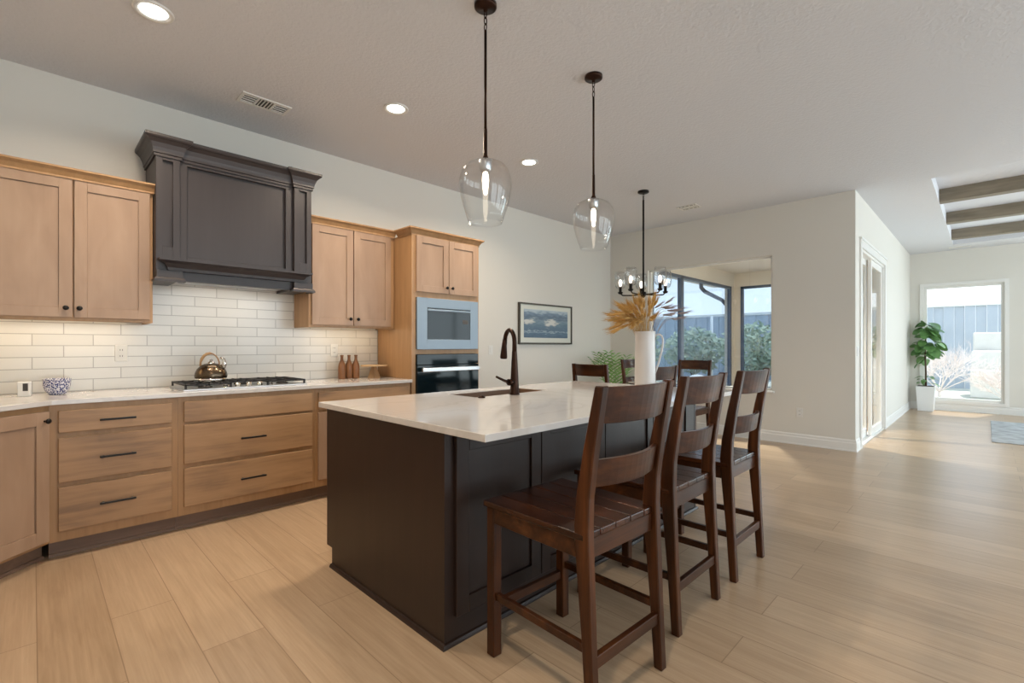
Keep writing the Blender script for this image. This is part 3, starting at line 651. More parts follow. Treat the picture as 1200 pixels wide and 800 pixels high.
# microwave
AX0, AX1 = 2.552, 3.312
t = thing('microwave', (2.93, 4.0, 1.21), 'built-in stainless microwave with wide trim, above the wall oven', 'microwave'); L0 = t.location
MB().box(2.58, 3.28, TF + .03, 4.25, 1.2105, 1.68).build('body', M['black'], t, org=L0)
m = MB(); z0, z1, gx0, gx1, gz0, gz1 = 1.2095, 1.703, 2.665, 3.205, 1.305, 1.61
m.box(AX0, gx0, TF - .022, TF - .001, z0, z1); m.box(gx1, AX1, TF - .022, TF - .001, z0, z1); m.box(gx0, gx1, TF - .022, TF - .001, gz1, z1); m.box(gx0, gx1, TF - .022, TF - .001, z0, gz0)
m.build('trim_frame', M['steelmat'], t, org=L0, bev=.002)
MB().box(gx0, gx1, TF - .018, TF - .002, gz0, gz1).build('door', M['darkglass'], t, org=L0)
MB().box(gx0 + .004, gx1 - .004, TF - .030, TF - .018, gz1 - .03, gz1 - .012).build('handle', M['steelmat'], t, org=L0, bev=.003)
MB().box(gx0 + .44, gx1 - .03, TF - .0185, TF - .0181, gz0 + .16, gz0 + .20).build('display', M['slot'], t, org=L0)
# wall oven
t = thing('wall_oven', (2.93, 4.0, .478), 'built-in black glass wall oven with a steel bar handle, under the microwave', 'oven'); L0 = t.location
MB().box(2.58, 3.28, TF + .03, 4.35, .4785, 1.155).build('body', M['black'], t, org=L0)
MB().box(AX0, AX1, TF - .022, TF - .001, 1.062, 1.160).build('control_panel', M['darkglass'], t, org=L0, bev=.002)
d = MB().box(AX0, AX1, TF - .026, TF - .001, .482, 1.056).build('door', M['darkglass'], t, org=L0, bev=.002)
m = MB(); m.box(AX0 + .03, AX1 - .02, TF - .075, TF - .055, .995, 1.035); m.box(AX0 + .05, AX0 + .07, TF - .057, TF - .026, 1.005, 1.025); m.box(AX1 - .06, AX1 - .04, TF - .057, TF - .026, 1.005, 1.025)
m.build('handle', M['steel'], d, org=L0, bev=.004)

# range hood
t = thing('range_hood', (1.125, 4.24, 1.685), 'large dark brown panelled wooden range hood over the cooktop', 'range hood'); L0 = t.location
H0, H1 = .5945, 1.6555
b = MB(); b.box(.735, 1.515, 4.095, YL - .01, 1.76, 2.66); b.box(.62, 1.63, 4.2, YL - .01, 1.76, 2.66)
b.build('body', M['hood'], t, org=L0)
m = MB(); m.box(.734, .779, 4.06, 4.095, 1.765, 2.60); m.box(1.46, 1.515, 4.06, 4.095, 1.765, 2.60); m.box(.779, 1.46, 4.06, 4.095, 2.526, 2.60); m.box(.779, 1.46, 4.06, 4.095, 1.765, 1.875)
fs = m.build('front_frame', M['hood'], t, org=L0, bev=.002)
MB().box(.779, 1.46, 4.086, 4.0945, 1.875, 2.526).build('front_panel', M['hood'], t, org=L0)
for x0, x1, p0, p1 in ((H0, .733, .632, .692), (1.516, H1, 1.556, 1.617)):
    m = MB(); y0, y1 = 4.03, 4.052
    m.box(x0, x1, y1, YL - .01, 1.70, 2.66)
    m.box(x0, p0, y0, y1, 1.70, 2.66); m.box(p1, x1, y0, y1, 1.70, 2.66); m.box(p0, p1, y0, y1, 2.525, 2.66); m.box(p0, p1, y0, y1, 1.70, 1.93)
    m.build('pilaster', M['hood'], t, org=L0, bev=.0015)
pth = [(H0, YL - .012), (H0, 4.03), (.733, 4.03), (.733, 4.06), (1.516, 4.06), (1.516, 4.03), (H1, 4.03), (H1, YL - .012)]
MB().sweep(pth, [(0, 2.545), (.010, 2.545), (.010, 2.562), (.017, 2.566), (.017, 2.58), (.022, 2.60), (.034, 2.63), (.052, 2.650), (.060, 2.655), (.066, 2.664), (.066, 2.682), (0, 2.682)]).build('crown_moulding', M['hood'], t, org=L0)
m = MB(); m.sweep([(.667, 4.03), (.667, 4.015), (1.572, 4.015), (1.572, 4.03)], [(0, 1.765), (.008, 1.765), (.012, 1.785), (.030, 1.812), (.052, 1.824), (.064, 1.828), (.064, 1.843), (0, 1.843)])
m.box(.667, 1.572, 4.015, 4.06, 1.765, 1.843)
m.build('shelf_moulding', M['hood'], t, org=L0)
m = MB(); m.box(.735, 1.515, 4.045, 4.094, 1.70, 1.7645); m.build('apron', M['hood'], t, org=L0)
for x0, x1 in ((H0 - .0, .745), (1.504, H1 + .0)):
    m = MB(); m.box(x0, x1, 4.0, 4.029, 1.715, 1.764); m.build('corbel', M['hood'], t, org=L0, bev=.002)
for pa in ([(.5935 - .0, 4.10), (H0 - .0, 3.998), (.745, 3.998), (.745, 4.045)], [(1.504, 4.045), (1.504, 3.998), (H1, 3.998), (H1, 4.10)]):
    m = MB(); m.sweep(pa, [(-.02, 1.685), (.014, 1.685), (.014, 1.70), (.009, 1.707), (.004, 1.7145), (-.02, 1.7145)])
    m.build('base_moulding', M['hood'], t, org=L0)
m = MB().box(.736, 1.514, 4.096, YL - .012, 1.722, 1.745); ln = m.build('liner', M['steel'], t, org=L0)
MB().box(.90, 1.36, 4.18, 4.22, 1.716, 1.7218).build('light_strip', M['hoodled'], ln, org=L0)
lamp('hood_light', 'AREA', (1.125, 4.2, 1.708), 1.3, (1.0, .9, .78), size=.6, size_y=.05)

# ------------------------------------------------ things on the counter
t = thing('gas_cooktop', (1.14, 4.12, KT), 'stainless five-burner gas cooktop with black cast iron grates under the hood', 'cooktop'); L0 = t.location
cx0, cx1, cy0, cy1 = .725, 1.565, 3.885, 4.365
MB().box(cx0, cx1, cy0, cy1, KT, KT + .012).build('body', M['steel'], t, org=L0, bev=.004, bseg=2)
for i, (gx0, gx1) in enumerate(((cx0 + .012, cx0 + .30), (cx0 + .305, cx1 - .305), (cx1 - .30, cx1 - .012))):
    g = MB(); z0, z1 = KT + .034, KT + .046; y0, y1 = (cy0 + .015, cy1 - .015) if i != 1 else (cy0 + .12, cy1 - .015)
    w_ = .012
    for x in (gx0, gx1 - w_): g.box(x, x + w_, y0, y1, z0, z1)
    for y in (y0, y1 - w_, (y0 + y1) / 2 - .006): g.box(gx0, gx1, y, y + w_, z0, z1)
    for k in range(1, 4): x = gx0 + (gx1 - gx0) * k / 4; g.box(x - .005, x + .005, y0, y1, z0 + .001, z1 + .003)
    for x in (gx0, gx1 - w_):
        for y in (y0, y1 - w_): g.box(x, x + w_, y, y + w_, KT + .012, z0)
    g.build('grate', M['iron'], t, org=L0)
for x, y in ((cx0 + .155, cy0 + .12), (cx0 + .155, cy1 - .12), (1.15, 4.16), (cx1 - .155, cy0 + .12), (cx1 - .155, cy1 - .12)):
    MB().lathe([(.045, 0), (.045, .008), (.03, .014), (.03, .018), (0, .019)], (x, y, KT + .012), 18).build('burner', M['iron'], t, org=L0)
for k in range(5):
    x = 1.0 + k * .075
    MB().lathe([(.021, 0), (.019, .006), (.016, .028), (.0, .030)], (x, cy0 + .06, KT + .012), 16).build('knob', M['chrome'], t, org=L0)
# kettle on the rear left burner
KX, KY, KZ = .955, 4.17, KT + .0492
t = thing('tea_kettle', (KX, KY, KZ), 'dark antique metal tea kettle with arched handle on the cooktop', 'kettle'); L0 = t.location
MB().lathe([(.0, 0), (.104, 0), (.108, .006), (.108, .016), (.104, .020)], (KX, KY, KZ), 30).build('base_ring', M['chrome'], t, org=L0)
MB().lathe([(.104, .020), (.108, .035), (.104, .060), (.092, .088), (.070, .112), (.045, .126), (.028, .130), (.0, .131)], (KX, KY, KZ), 30).build('body', M['kettle'], t, org=L0)
MB().lathe([(.028, .130), (.024, .140), (.009, .146), (.013, .158), (.0, .164)], (KX, KY, KZ), 18).build('lid', M['chrome'], t, org=L0)
MB().tube([(KX + .060, KY - .05, KZ + .095), (KX + .075, KY - .065, KZ + .125), (KX + .068, KY - .062, KZ + .160), (KX + .05, KY - .05, KZ + .175)], [.022, .016, .012, .010], 12).build('spout', M['chrome'], t, org=L0)
pts = [(KX - .01 + .058 * math.cos(a), KY - .01 - .02 * math.cos(a), KZ + .118 + .088 * math.sin(a)) for a in [R(q) for q in range(-5, 186, 19)]]
MB().tube(pts, [.0055] * 5 + [.011] * 4 + [.007] * 2, 8).build('handle', M['boardd'], t, org=L0)
# small white clock-like device and patterned bowl
t = thing('tabletop_display', (-.035, 4.2, KT), 'small white tabletop device with a dark screen, left of the patterned bowl', 'device', rz=R(-20))
MB().box(-.03, .03, -.012, .012, 0, .092).build('body', M['plastic'], t, bev=.004, bseg=2)
MB().box(-.004, .020, -.0135, -.0121, .034, .080).build('screen', M['slot'], t)
o = MB().lathe([(.0, .004), (.034, .004), (.036, 0), (.040, .004), (.058, .03), (.066, .06), (.068, .098), (.070, .102), (.066, .103), (.064, .098), (.062, .06), (.05, .03), (.0, .012)], (.11, 4.22, KT), 32).build('bowl', M['bowl'], org=(.11, 4.22, KT))
tag(o, 'blue and white patterned bowl on the counter near the left edge', 'bowl')
for x, y, lab in ((2.052, 4.30, 'amber wooden bottle, leftmost of the three on the counter'), (2.130, 4.315, 'amber wooden bottle, middle of the three on the counter'), (2.192, 4.30, 'amber wooden bottle, rightmost of the three, nearest the cake stand')):
    o = MB().lathe([(0, 0), (.031, 0), (.034, .006), (.034, .115), (.030, .140), (.016, .172), (.013, .185), (.013, .212), (.016, .216), (.016, .226), (0, .227)], (x, y, KT), 20).build('bottle', M['bottle'], org=(x, y, KT))
    tag(o, lab, 'bottle', 'amber wooden bottles on the counter')
t = thing('cake_stand', (2.362, 4.26, KT), 'pale round wooden cake stand on a cone foot beside the oven tower', 'cake stand'); L0 = t.location
MB().lathe([(0, 0), (.066, 0), (.066, .008), (.026, .112), (0, .112)], tuple(L0), 6, smooth=False).build('foot', M['boardd'], t, org=L0)
MB().lathe([(0, .1125), (.125, .1125), (.128, .118), (.128, .126), (.0, .127)], tuple(L0), 32).build('plate', M['board'], t, org=L0)

# outlets and switches
def plate(name, fr, a, d, z, lab, cat, kind='outlet', wd=.072, h=.118):
    p = fr.p(a, d, z); t = thing(name, p, lab, cat)
    MB().fbox(fr, a - wd / 2, a + wd / 2, d, d + .006, z - h / 2, z + h / 2).build('cover_plate', M['plastic'], t, org=p, bev=.002)
    if kind == 'outlet':
        for dz in (-.022, .022):
            s_ = MB().fbox(fr, a - .016, a + .016, d + .006, d + .009, z + dz - .015, z + dz + .015).build('socket', M['plastic'], t, org=p)
            mm = MB(); mm.fbox(fr, a - .008, a - .005, d + .009, d + .0095, z + dz - .005, z + dz + .006); mm.fbox(fr, a + .005, a + .008, d + .009, d + .0095, z + dz - .005, z + dz + .006)
            mm.build('slot', M['slot'], s_, org=p)
    else:
        MB().fbox(fr, a - .016, a + .016, d + .006, d + .011, z - .033, z + .033).build('rocker', M['plastic'], t, org=p, bev=.002)
plate('wall_outlet', SQ, .452, -(YL - .0081), 1.19, 'white electrical outlet on the tile between bowl and cooktop', 'outlet')
plate('wall_outlet', SQ, 2.04, -(YL - .0081), 1.20, 'white electrical outlet on the tile above the amber bottles', 'outlet')
plate('light_switch', SQ, 4.089, -(YL - .0001), 1.19, 'white light switch on the wall between the oven tower and the framed seascape', 'switch', 'switch')
BK = Frame((XB - .0001, 0), (0, -1), (-1, 0))
plate('wall_outlet', BK, -1.667, 0, .405, 'white electrical outlet low on the wall right of the sunroom window', 'outlet')
HK = Frame((0, YH - .0001), (1, 0), (0, -1))
plate('light_switch', HK, 6.915, 0, 1.18, 'white light switch beside the sliding door at the wall corner', 'switch', 'switch')
# framed seascape
t = thing('framed_picture', (5.15, YL - .02, 1.266), 'dark framed seascape picture with a pale mat on the left wall', 'picture'); L0 = t.location
x0, x1, z0, z1 = 4.578, 5.722, 1.266, 1.830; m = MB(); k = .022; y0, y1 = YL - .035, YL - .001
m.box(x0, x0 + k, y0, y1, z0, z1); m.box(x1 - k, x1, y0, y1, z0, z1); m.box(x0 + k, x1 - k, y0, y1, z1 - k, z1); m.box(x0 + k, x1 - k, y0, y1, z0, z0 + k)
m.build('frame', M['pframe'], t, org=L0, bev=.002)
MB().box(x0 + k, x1 - k, YL - .020, YL - .002, z0 + k, z1 - k).build('mat_board', M['mat_white'], t, org=L0)
MB().box(x0 + .10, x1 - .10, YL - .023, YL - .0201, z0 + .09, z1 - .085).build('painting', M['painting'], t, org=L0)

# ================================================================== ISLAND
IX0, IX1, IY0, IY1 = 1.19, 3.57, 1.575, 2.68
t = thing('kitchen_island', (2.38, 2.13, 0), 'long espresso-dark kitchen island base with shaker panels', 'kitchen island'); L0 = t.location
MB().box(IX0 + .018, IX1 - .018, IY0 + .02, IY1 - .06, .0, .60).build('body', M['espresso'], t, org=L0)
m = MB(); m.box(IX0 + .018, IX1 - .018, IY0 + .02, IY0 + .06, .60, .884); m.box(IX0 + .018, IX1 - .018, IY1 - .062, IY1 - .02, .105, .884); m.build('rail', M['espresso'], t, org=L0)
for x0, x1 in ((IX0, IX0 + .018), (IX1 - .018, IX1)):
    MB().extr([(x0, IY0, 0), (x0, IY1 - .065, 0), (x0, IY1 - .065, .105), (x0, IY1, .105), (x0, IY1, .884), (x0, IY0, .884)], (x1 - x0, 0, 0)).build('end_panel', M['espresso'], t, org=L0)
m = MB(); IF = -(IY0 + .02)
m.box(IX0 + .018, IX1 - .018, IY0 + .002, IY0 + .02, 0, .884); m.build('stool_side_face', M['espresso'], t, org=L0)
edges = [1.236, 1.770, 2.325, 2.88, 3.435]
for i in range(4):
    shaker(SQ, edges[i] + .003, edges[i + 1] - .003, .115, .866, -(IY0 + .001), th=.021, rail=.068, inset=.011).build('door', M['espresso'], t, org=L0, bev=.002)
m = MB().sweep([(IX1, IY1 - .065), (IX0, IY1 - .065), (IX0, IY0), (IX1, IY0), (IX1, IY1 - .065)][1:], [(0, 0), (.016, 0), (.015, .008), (.009, .017), (0, .019)])
m.build('shoe_moulding', M['espresso'], t, org=L0)
for k, (a0, a1) in enumerate(((1.24, 1.80), (1.81, 2.78), (2.79, 3.52))):
    fr2 = Frame((0, IY1 - .02), (-1, 0), (0, 1)); shaker(fr2, -a1, -a0, .125, .866, 0).build('door', M['espresso'], t, org=L0)
# quartz top with the sink cut-out
CX0, CX1, CY0, CY1 = 1.172, 3.60, 1.305, 2.755; S = (1.985, 2.685, 2.300, 2.590)
o = MB(); zb, zt = .885, .915
xs_ = [CX0, S[0], S[1], CX1]; ys_ = [CY0, S[2], S[3], CY1]
vs = [(x, y, z) for z in (zb, zt) for y in ys_ for x in xs_]; idx = lambda i, j, k: k * 16 + j * 4 + i
fs = []
for j in range(3):
    for i in range(3):
        if (i, j) == (1, 1): continue
        fs += [(idx(i, j, 1), idx(i + 1, j, 1), idx(i + 1, j + 1, 1), idx(i, j + 1, 1)), (idx(i, j, 0), idx(i, j + 1, 0), idx(i + 1, j + 1, 0), idx(i + 1, j, 0))]
for i in range(3):
    fs += [(idx(i, 0, 0), idx(i + 1, 0, 0), idx(i + 1, 0, 1), idx(i, 0, 1)), (idx(i, 3, 0), idx(i, 3, 1), idx(i + 1, 3, 1), idx(i + 1, 3, 0)),
           (idx(0, i, 0), idx(0, i, 1), idx(0, i + 1, 1), idx(0, i + 1, 0)), (idx(3, i, 0), idx(3, i + 1, 0), idx(3, i + 1, 1), idx(3, i, 1))]
fs += [(idx(1, 1, 0), idx(1, 1, 1), idx(2, 1, 1), idx(2, 1, 0)), (idx(1, 2, 0), idx(2, 2, 0), idx(2, 2, 1), idx(1, 2, 1)),
       (idx(1, 1, 0), idx(1, 2, 0), idx(1, 2, 1), idx(1, 1, 1)), (idx(2, 1, 0), idx(2, 1, 1), idx(2, 2, 1), idx(2, 2, 0))]
o.add(vs, fs)
o = o.build('island_countertop', M['quartz'], org=(2.38, 2.03, zb), bev=.003, bseg=2)
tag(o, 'glossy white quartz island countertop with a sink cut-out', 'countertop')
# undermount sink
t = thing('kitchen_sink', (2.335, 2.445, .69), 'dark brown undermount sink set in the island countertop', 'sink'); L0 = t.location
m = MB(); q = .008
e = .0006; a0, a1, b0, b1 = S[0] + e, S[1] - e, S[2] + e, S[3] - e; tt = .909
m.box(a0, a1, b0, b1, .690, .698); m.box(a0, a0 + q, b0, b1, .698, tt); m.box(a1 - q, a1, b0, b1, .698, tt)
m.box(a0 + q, a1 - q, b0, b0 + q, .698, tt); m.box(a0 + q, a1 - q, b1 - q, b1, .698, tt)
M['sink'] = plain('brown_composite_sink', (.17, .10, .06), .4)
m.build('basin', M['sink'], t, org=L0)
MB().lathe([(.0, 0), (.045, 0), (.042, .003), (.0, .0035)], (2.335, 2.445, .698), 20).build('drain', M['bronze'], t, org=L0)
# faucet
FX_, FY_ = 2.287, 2.252
t = thing('kitchen_faucet', (FX_, FY_, zt), 'tall oil-rubbed bronze gooseneck faucet standing at the island sink', 'faucet'); L0 = t.location
MB().lathe([(0, 0), (.034, 0), (.034, .006), (.030, .012), (.027, .10), (.022, .20), (.017, .29)], tuple(L0), 22).build('body', M['bronze'], t, org=L0)
sd = Vector((.30, .95, 0)).normalized(); P_ = Vector((FX_, FY_, 0)); pts = []; rr = []; rad = .072
pts.append(P_ + Vector((0, 0, zt + .28))); rr.append(.0165)
for k in range(0, 11):
    a = R(180 - 16.5 * k); pts.append(P_ + sd * (rad + rad * math.cos(a)) + Vector((0, 0, zt + .350 + .085 * math.sin(a)))); rr.append(.0150)
e_ = pts[-1]
MB().tube(pts, rr, 14).build('neck', M['bronze'], t, org=L0)
MB().tube([e_, e_ + sd * .012 + Vector((0, 0, -.045)), e_ + sd * .022 + Vector((0, 0, -.125)), e_ + sd * .023 + Vector((0, 0, -.135))], [.016, .0185, .026, .023], 14).build('spray_head', M['bronze'], t, org=L0)
h = MB(); h.tube([(FX_ - .015, FY_, zt + .085), (FX_ - .058, FY_, zt + .085)], .021, 14)
h.tube([(FX_ - .05, FY_, zt + .085), (FX_ - .09, FY_ + .01, zt + .098), (FX_ - .15, FY_ + .02, zt + .125)], [.010, .009, .007], 10)
h.build('lever', M['bronze'], t, org=L0)
o = MB().lathe([(0, 0), (.024, 0), (.024, .006), (.014, .008), (.013, .014), (0, .015)], (1.995, 2.255, zt), 18).build('sink_button', M['bronze'], org=(1.995, 2.255, zt))
tag(o, 'small round bronze button on the island countertop left of the faucet', 'button')

# ================================================================== STOOLS AND CHAIRS
def make_seat(name, label, cat, group, seat_z, top_z, wf, wr, dp, thick):
    t = thing(name, (0, 0, 0), label, cat, group)
    hf, hr = dp / 2, -dp / 2; sth = .024
    # plank seat: five boards with fine grooves
    m = MB(); nb = 5
    for i in range(nb):
        a0, a1 = -.5 + i / nb + .0018, -.5 + (i + 1) / nb - .0018
        if i == 0: a0 = -.5
        if i == nb - 1: a1 = .5
        m.hexa([(a0 * wf, hf, seat_z - sth), (a1 * wf, hf, seat_z - sth), (a1 * wr, hr, seat_z - sth), (a0 * wr, hr, seat_z - sth),
                (a0 * wf, hf, seat_z), (a1 * wf, hf, seat_z), (a1 * wr, hr, seat_z), (a0 * wr, hr, seat_z)])
    m.box(-wr / 2 + .02, wr / 2 - .02, hr + .02, hf - .02, seat_z - sth, seat_z - .004)
    m.build('seat', M['stooly'], t, bev=.004, bseg=2)
    lx, ly = wf / 2 - .032, hf - .032; rx = wr / 2 - .018; ap = .062
    # aprons
    m = MB(); za, zb_ = seat_z - sth - ap, seat_z - sth - .0005
    m.box(-lx, lx, ly - .004, ly + .018, za, zb_); m.box(-rx, rx, hr + .002, hr + .024, za - .006, zb_)
    for s_ in (-1, 1):
        m.hexa([(s_ * (lx - .004), ly, za), (s_ * (lx + .018), ly, za), (s_ * (rx + .013), hr, za), (s_ * (rx - .009), hr, za),
                (s_ * (lx - .004), ly, zb_), (s_ * (lx + .018), ly, zb_), (s_ * (rx + .013), hr, zb_), (s_ * (rx - .009), hr, zb_)])
    m.build('apron', M['stoolx'], t, bev=.002)
    for s_ in (-1, 1):                                   # front legs
        m = MB(); g = .022
        m.hexa([(s_ * lx - g, ly - g, 0), (s_ * lx + g, ly - g, 0), (s_ * lx + g, ly + g, 0), (s_ * lx - g, ly + g, 0),
                (s_ * lx - g, ly - g, seat_z - sth - .001), (s_ * lx + g, ly - g, seat_z - sth - .001), (s_ * lx + g, ly + g, seat_z - sth - .001), (s_ * lx - g, ly + g, seat_z - sth - .001)])
        m.build('leg', M['stool'], t, bev=.004)
    # rear posts: splayed below, raked above the seat; slightly curved
    prof = [(-.028, 0), (-.012, seat_z * .45), (.004, seat_z - .10), (.010, seat_z + .02), (.004, seat_z + .12), (-.022, seat_z + .28), (-.064, top_z)]
    dpt = [.036, .042, .056, .060, .054, .046, .034]
    yc = hr + .004
    def post_y(z):
        for (y0, z0), (y1, z1) in zip(prof, prof[1:]):
            if z0 <= z <= z1: return yc + y0 + (y1 - y0) * (z - z0) / (z1 - z0)
        return yc + prof[-1][0]
    tw = .036
    for s_ in (-1, 1):
        poly = [(s_ * rx - tw / 2, yc + y - d_ / 2, z) for (y, z), d_ in zip(prof, dpt)] + [(s_ * rx - tw / 2, yc + y + d_ / 2, z) for (y, z), d_ in reversed(list(zip(prof, dpt)))]
        m = MB(); n = len(prof)
        for i in range(n - 1):
            a, b_, c_, d_ = poly[i], poly[i + 1], poly[2 * n - 2 - i], poly[2 * n - 1 - i]
            base = [a, d_, (d_[0] + tw, d_[1], d_[2]), (a[0] + tw, a[1], a[2])]; top = [b_, c_, (c_[0] + tw, c_[1], c_[2]), (b_[0] + tw, b_[1], b_[2])]
            fcs = [(0, 1, 5, 4), (1, 2, 6, 5), (2, 3, 7, 6), (3, 0, 4, 7)]
            if i == 0: fcs.append((3, 2, 1, 0))
            if i == n - 2: fcs.append((4, 5, 6, 7))
            m.add(base + top, fcs)
        m.build('back_post', M['stool'], t, bev=.004)
    # two curved back slats
    for z0, z1 in ((top_z - .126, top_z - .004), (top_z - .342, top_z - .248)):
        m = MB(); ns = 12; w2 = rx - tw / 2 + .002; vs = []
        for i in range(ns + 1):
            a = -1 + 2 * i / ns; x = a * w2; bow = -.042 * (1 - a * a)
            for (z, off) in ((z0, -.010), (z0, .010), (z1, .010), (z1, -.010)): vs.append((x, post_y(z) + bow + off + .002, z))
        fs = []
        for i in range(ns):
            for j in range(4): fs.append((i * 4 + j, i * 4 + (j + 1) % 4, (i + 1) * 4 + (j + 1) % 4, (i + 1) * 4 + j))
        fs += [(0, 1, 2, 3), (ns * 4 + 3, ns * 4 + 2, ns * 4 + 1, ns * 4)]
        m.add(vs, fs); m.build('back_slat', M['stoolx'], t, bev=.002)
    # stretchers
    zs = .24 if seat_z > .55 else .16
    def st(name, p, q, h, w_):
        p, q = Vector(p), Vector(q); d_ = (q - p).normalized(); n_ = d_.cross(Vector((0, 0, 1))).normalized() * w_ / 2; u_ = Vector((0, 0, h / 2))
        MB().hexa([p - n_ - u_, q - n_ - u_, q + n_ - u_, p + n_ - u_, p - n_ + u_, q - n_ + u_, q + n_ + u_, p + n_ + u_]).build(name, M['stoolx'], t, bev=.002)
    for s_ in (-1, 1): st('stretcher', (s_ * lx, ly, zs), (s_ * rx, post_y(zs), zs), .030, .020)
    st('stretcher', (-lx, ly, zs - .045), (lx, ly, zs - .045), .036, .022)
    st('stretcher', (-rx, post_y(zs - .045), zs - .045), (rx, post_y(zs - .045), zs - .045), .042, .024)
    return t
stool = make_seat('counter_stool', 'dark walnut slat-back counter stool nearest the camera at the island', 'stool', 'counter stools along the island', .62, 1.112, .478, .452, .505, .024)
SYC = 1.178
stool.location = (1.510, SYC, 0); stool.rotation_euler = (0, 0, R(-2.5))
dup(stool, (2.160, SYC + .042, 0), 'dark walnut slat-back counter stool, middle one of the three at the island', 0.0)
dup(stool, (2.815, SYC + .042, 0), 'dark walnut slat-back counter stool farthest from the camera at the island', 0.0)
chair = make_seat('dining_chair', 'dark slat-back dining chair at the near end of the table, left of the white pitcher', 'chair', 'dining chairs around the table', .46, 1.055, .46, .44, .45, .024)
chair.location = (4.37, 2.93, 0); chair.rotation_euler = (0, 0, R(-90))
dup(chair, (5.95, 2.76, 0), 'dark dining chair at the far end of the table, in front of the sunroom window', R(90))
dup(chair, (6.0, 3.32, 0), 'dark dining chair on the far side of the table, half hidden behind the white pitcher', R(180))
dup(chair, (4.15, 2.40, 0), 'dark dining chair on the near side of the table, right of the white pitcher', R(0))
# dining table
t = thing('dining_table', (5.1, 2.93, 0), 'dark wooden dining table below the chandelier, mostly hidden by the island', 'table'); L0 = t.location
TXa, TXb, TYa, TYb = 4.42, 5.78, 2.44, 3.36
m = MB()
for k in range(5): y0 = TYa + (TYb - TYa) * k / 5; m.box(TXa, TXb, y0 + .001, y0 + (TYb - TYa) / 5 - .001, .722, .76)
m.build('tabletop', M['table'], t, org=L0, bev=.003)
m = MB(); m.box(TXa + .08, TXb - .08, TYa + .08, TYa + .10, .63, .7215); m.box(TXa + .08, TXb - .08, TYb - .10, TYb - .08, .63, .7215); m.box(TXa + .08, TXa + .10, TYa + .08, TYb - .08, .63, .7215); m.box(TXb - .10, TXb - .08, TYa + .08, TYb - .08, .63, .7215)
m.build('apron', M['table'], t, org=L0)
for x in (4.86, 5.34):
    MB().lathe([(.045, .06), (.06, .09), (.075, .20), (.05, .30), (.045, .45), (.07, .60), (.08, .6295)], (x, 2.90, 0), 18, capb=True, capt=True).build('pedestal', M['table'], t, org=L0)
    MB().box(x - .04, x + .04, 2.66, 3.14, 0, .06).build('foot', M['table'], t, org=L0, bev=.006)
m = MB().box(4.90, 5.30, 2.88, 2.92, .16, .22); m.build('stretcher', M['table'], t, org=L0)
for (x, y, lab) in ((4.72, 2.93, 'pale grey plate on the dining table at its near end'), (5.45, 3.14, 'pale grey plate on the dining table at its far side')):
    o = MB().lathe([(0, 0), (.08, 0), (.135, .016), (.137, .019), (.08, .006), (0, .005)], (x, y, .76), 32).build('plate', M['ceramic'], org=(x, y, .76)); tag(o, lab, 'plate', 'plates on the dining table')

# ================================================================== PITCHER WITH WHEAT
VX, VY, VZ = 3.30, 1.85, zt
t = thing('pitcher', (VX, VY, VZ), 'tall white ceramic pitcher with a thin loop handle on the island', 'pitcher'); L0 = t.location
MB().lathe([(0, 0), (.072, 0), (.077, .006), (.078, .03), (.076, .24), (.074, .40), (.078, .432), (.079, .436), (.074, .437), (.070, .40), (.071, .06), (0, .02)], tuple(L0), 36).build('body', M['ceramic'], t, org=L0)
rt = Vector((.705, -.709, 0)).normalized(); V0 = Vector((VX, VY, VZ))
pts = [V0 + rt * a + Vector((0, 0, z)) for a, z in ((.070, .395), (.088, .412), (.112, .415), (.130, .400), (.138, .370), (.135, .325), (.122, .265), (.104, .20), (.088, .15), (.074, .115))]
MB().tube(pts, .0075, 10).build('handle', M['ceramic'], t, org=L0)
t = thing('wheat_bouquet', (VX, VY, VZ + .022), 'bouquet of golden dried wheat and mauve grass standing in the white pitcher', 'dried flowers'); L0 = t.location
rw = random.Random(21); lf = -rt; fw = Vector((.709, .705, 0))
def stalk(base, top, end, ear, mat_ear, name, er):
    # cubic-ish path from base through the mouth to the tip, then the ear along it
    pts = []
    for k in range(9):
        u = k / 8; a = base.lerp(top, u); b_ = top.lerp(end, u); pts.append(a.lerp(b_, u))
    o = MB().tube(pts, .0016, 4, caps=False).build(name, M['straw'] if mat_ear is M['wheat'] else mat_ear, t, org=L0)
    d_ = (pts[-1] - pts[-2]).normalized(); q = pts[-1]; m = MB(); n = 7
    side = d_.orthogonal().normalized(); up_ = d_.cross(side)
    m.tube([q, q + d_ * ear * .3 + Vector((0, 0, -.002)), q + d_ * ear * .7 + Vector((0, 0, -.006)), q + d_ * ear + Vector((0, 0, -.014))], [er * .5, er, er * .8, er * .15], 6)
    for i in range(22):                                 # awns
        c_ = q + d_ * ear * (i / 22); a = i * 2.4
        e = c_ + d_ * ear * .75 + (side * math.cos(a) + up_ * math.sin(a)) * er * 2.2
        f_ = d_.cross(side * math.cos(a) + up_ * math.sin(a)).normalized() * er * .22
        m.add([c_ - f_, c_ + f_, e], [(0, 1, 2)])
    m.build('ear', mat_ear, o, org=L0)
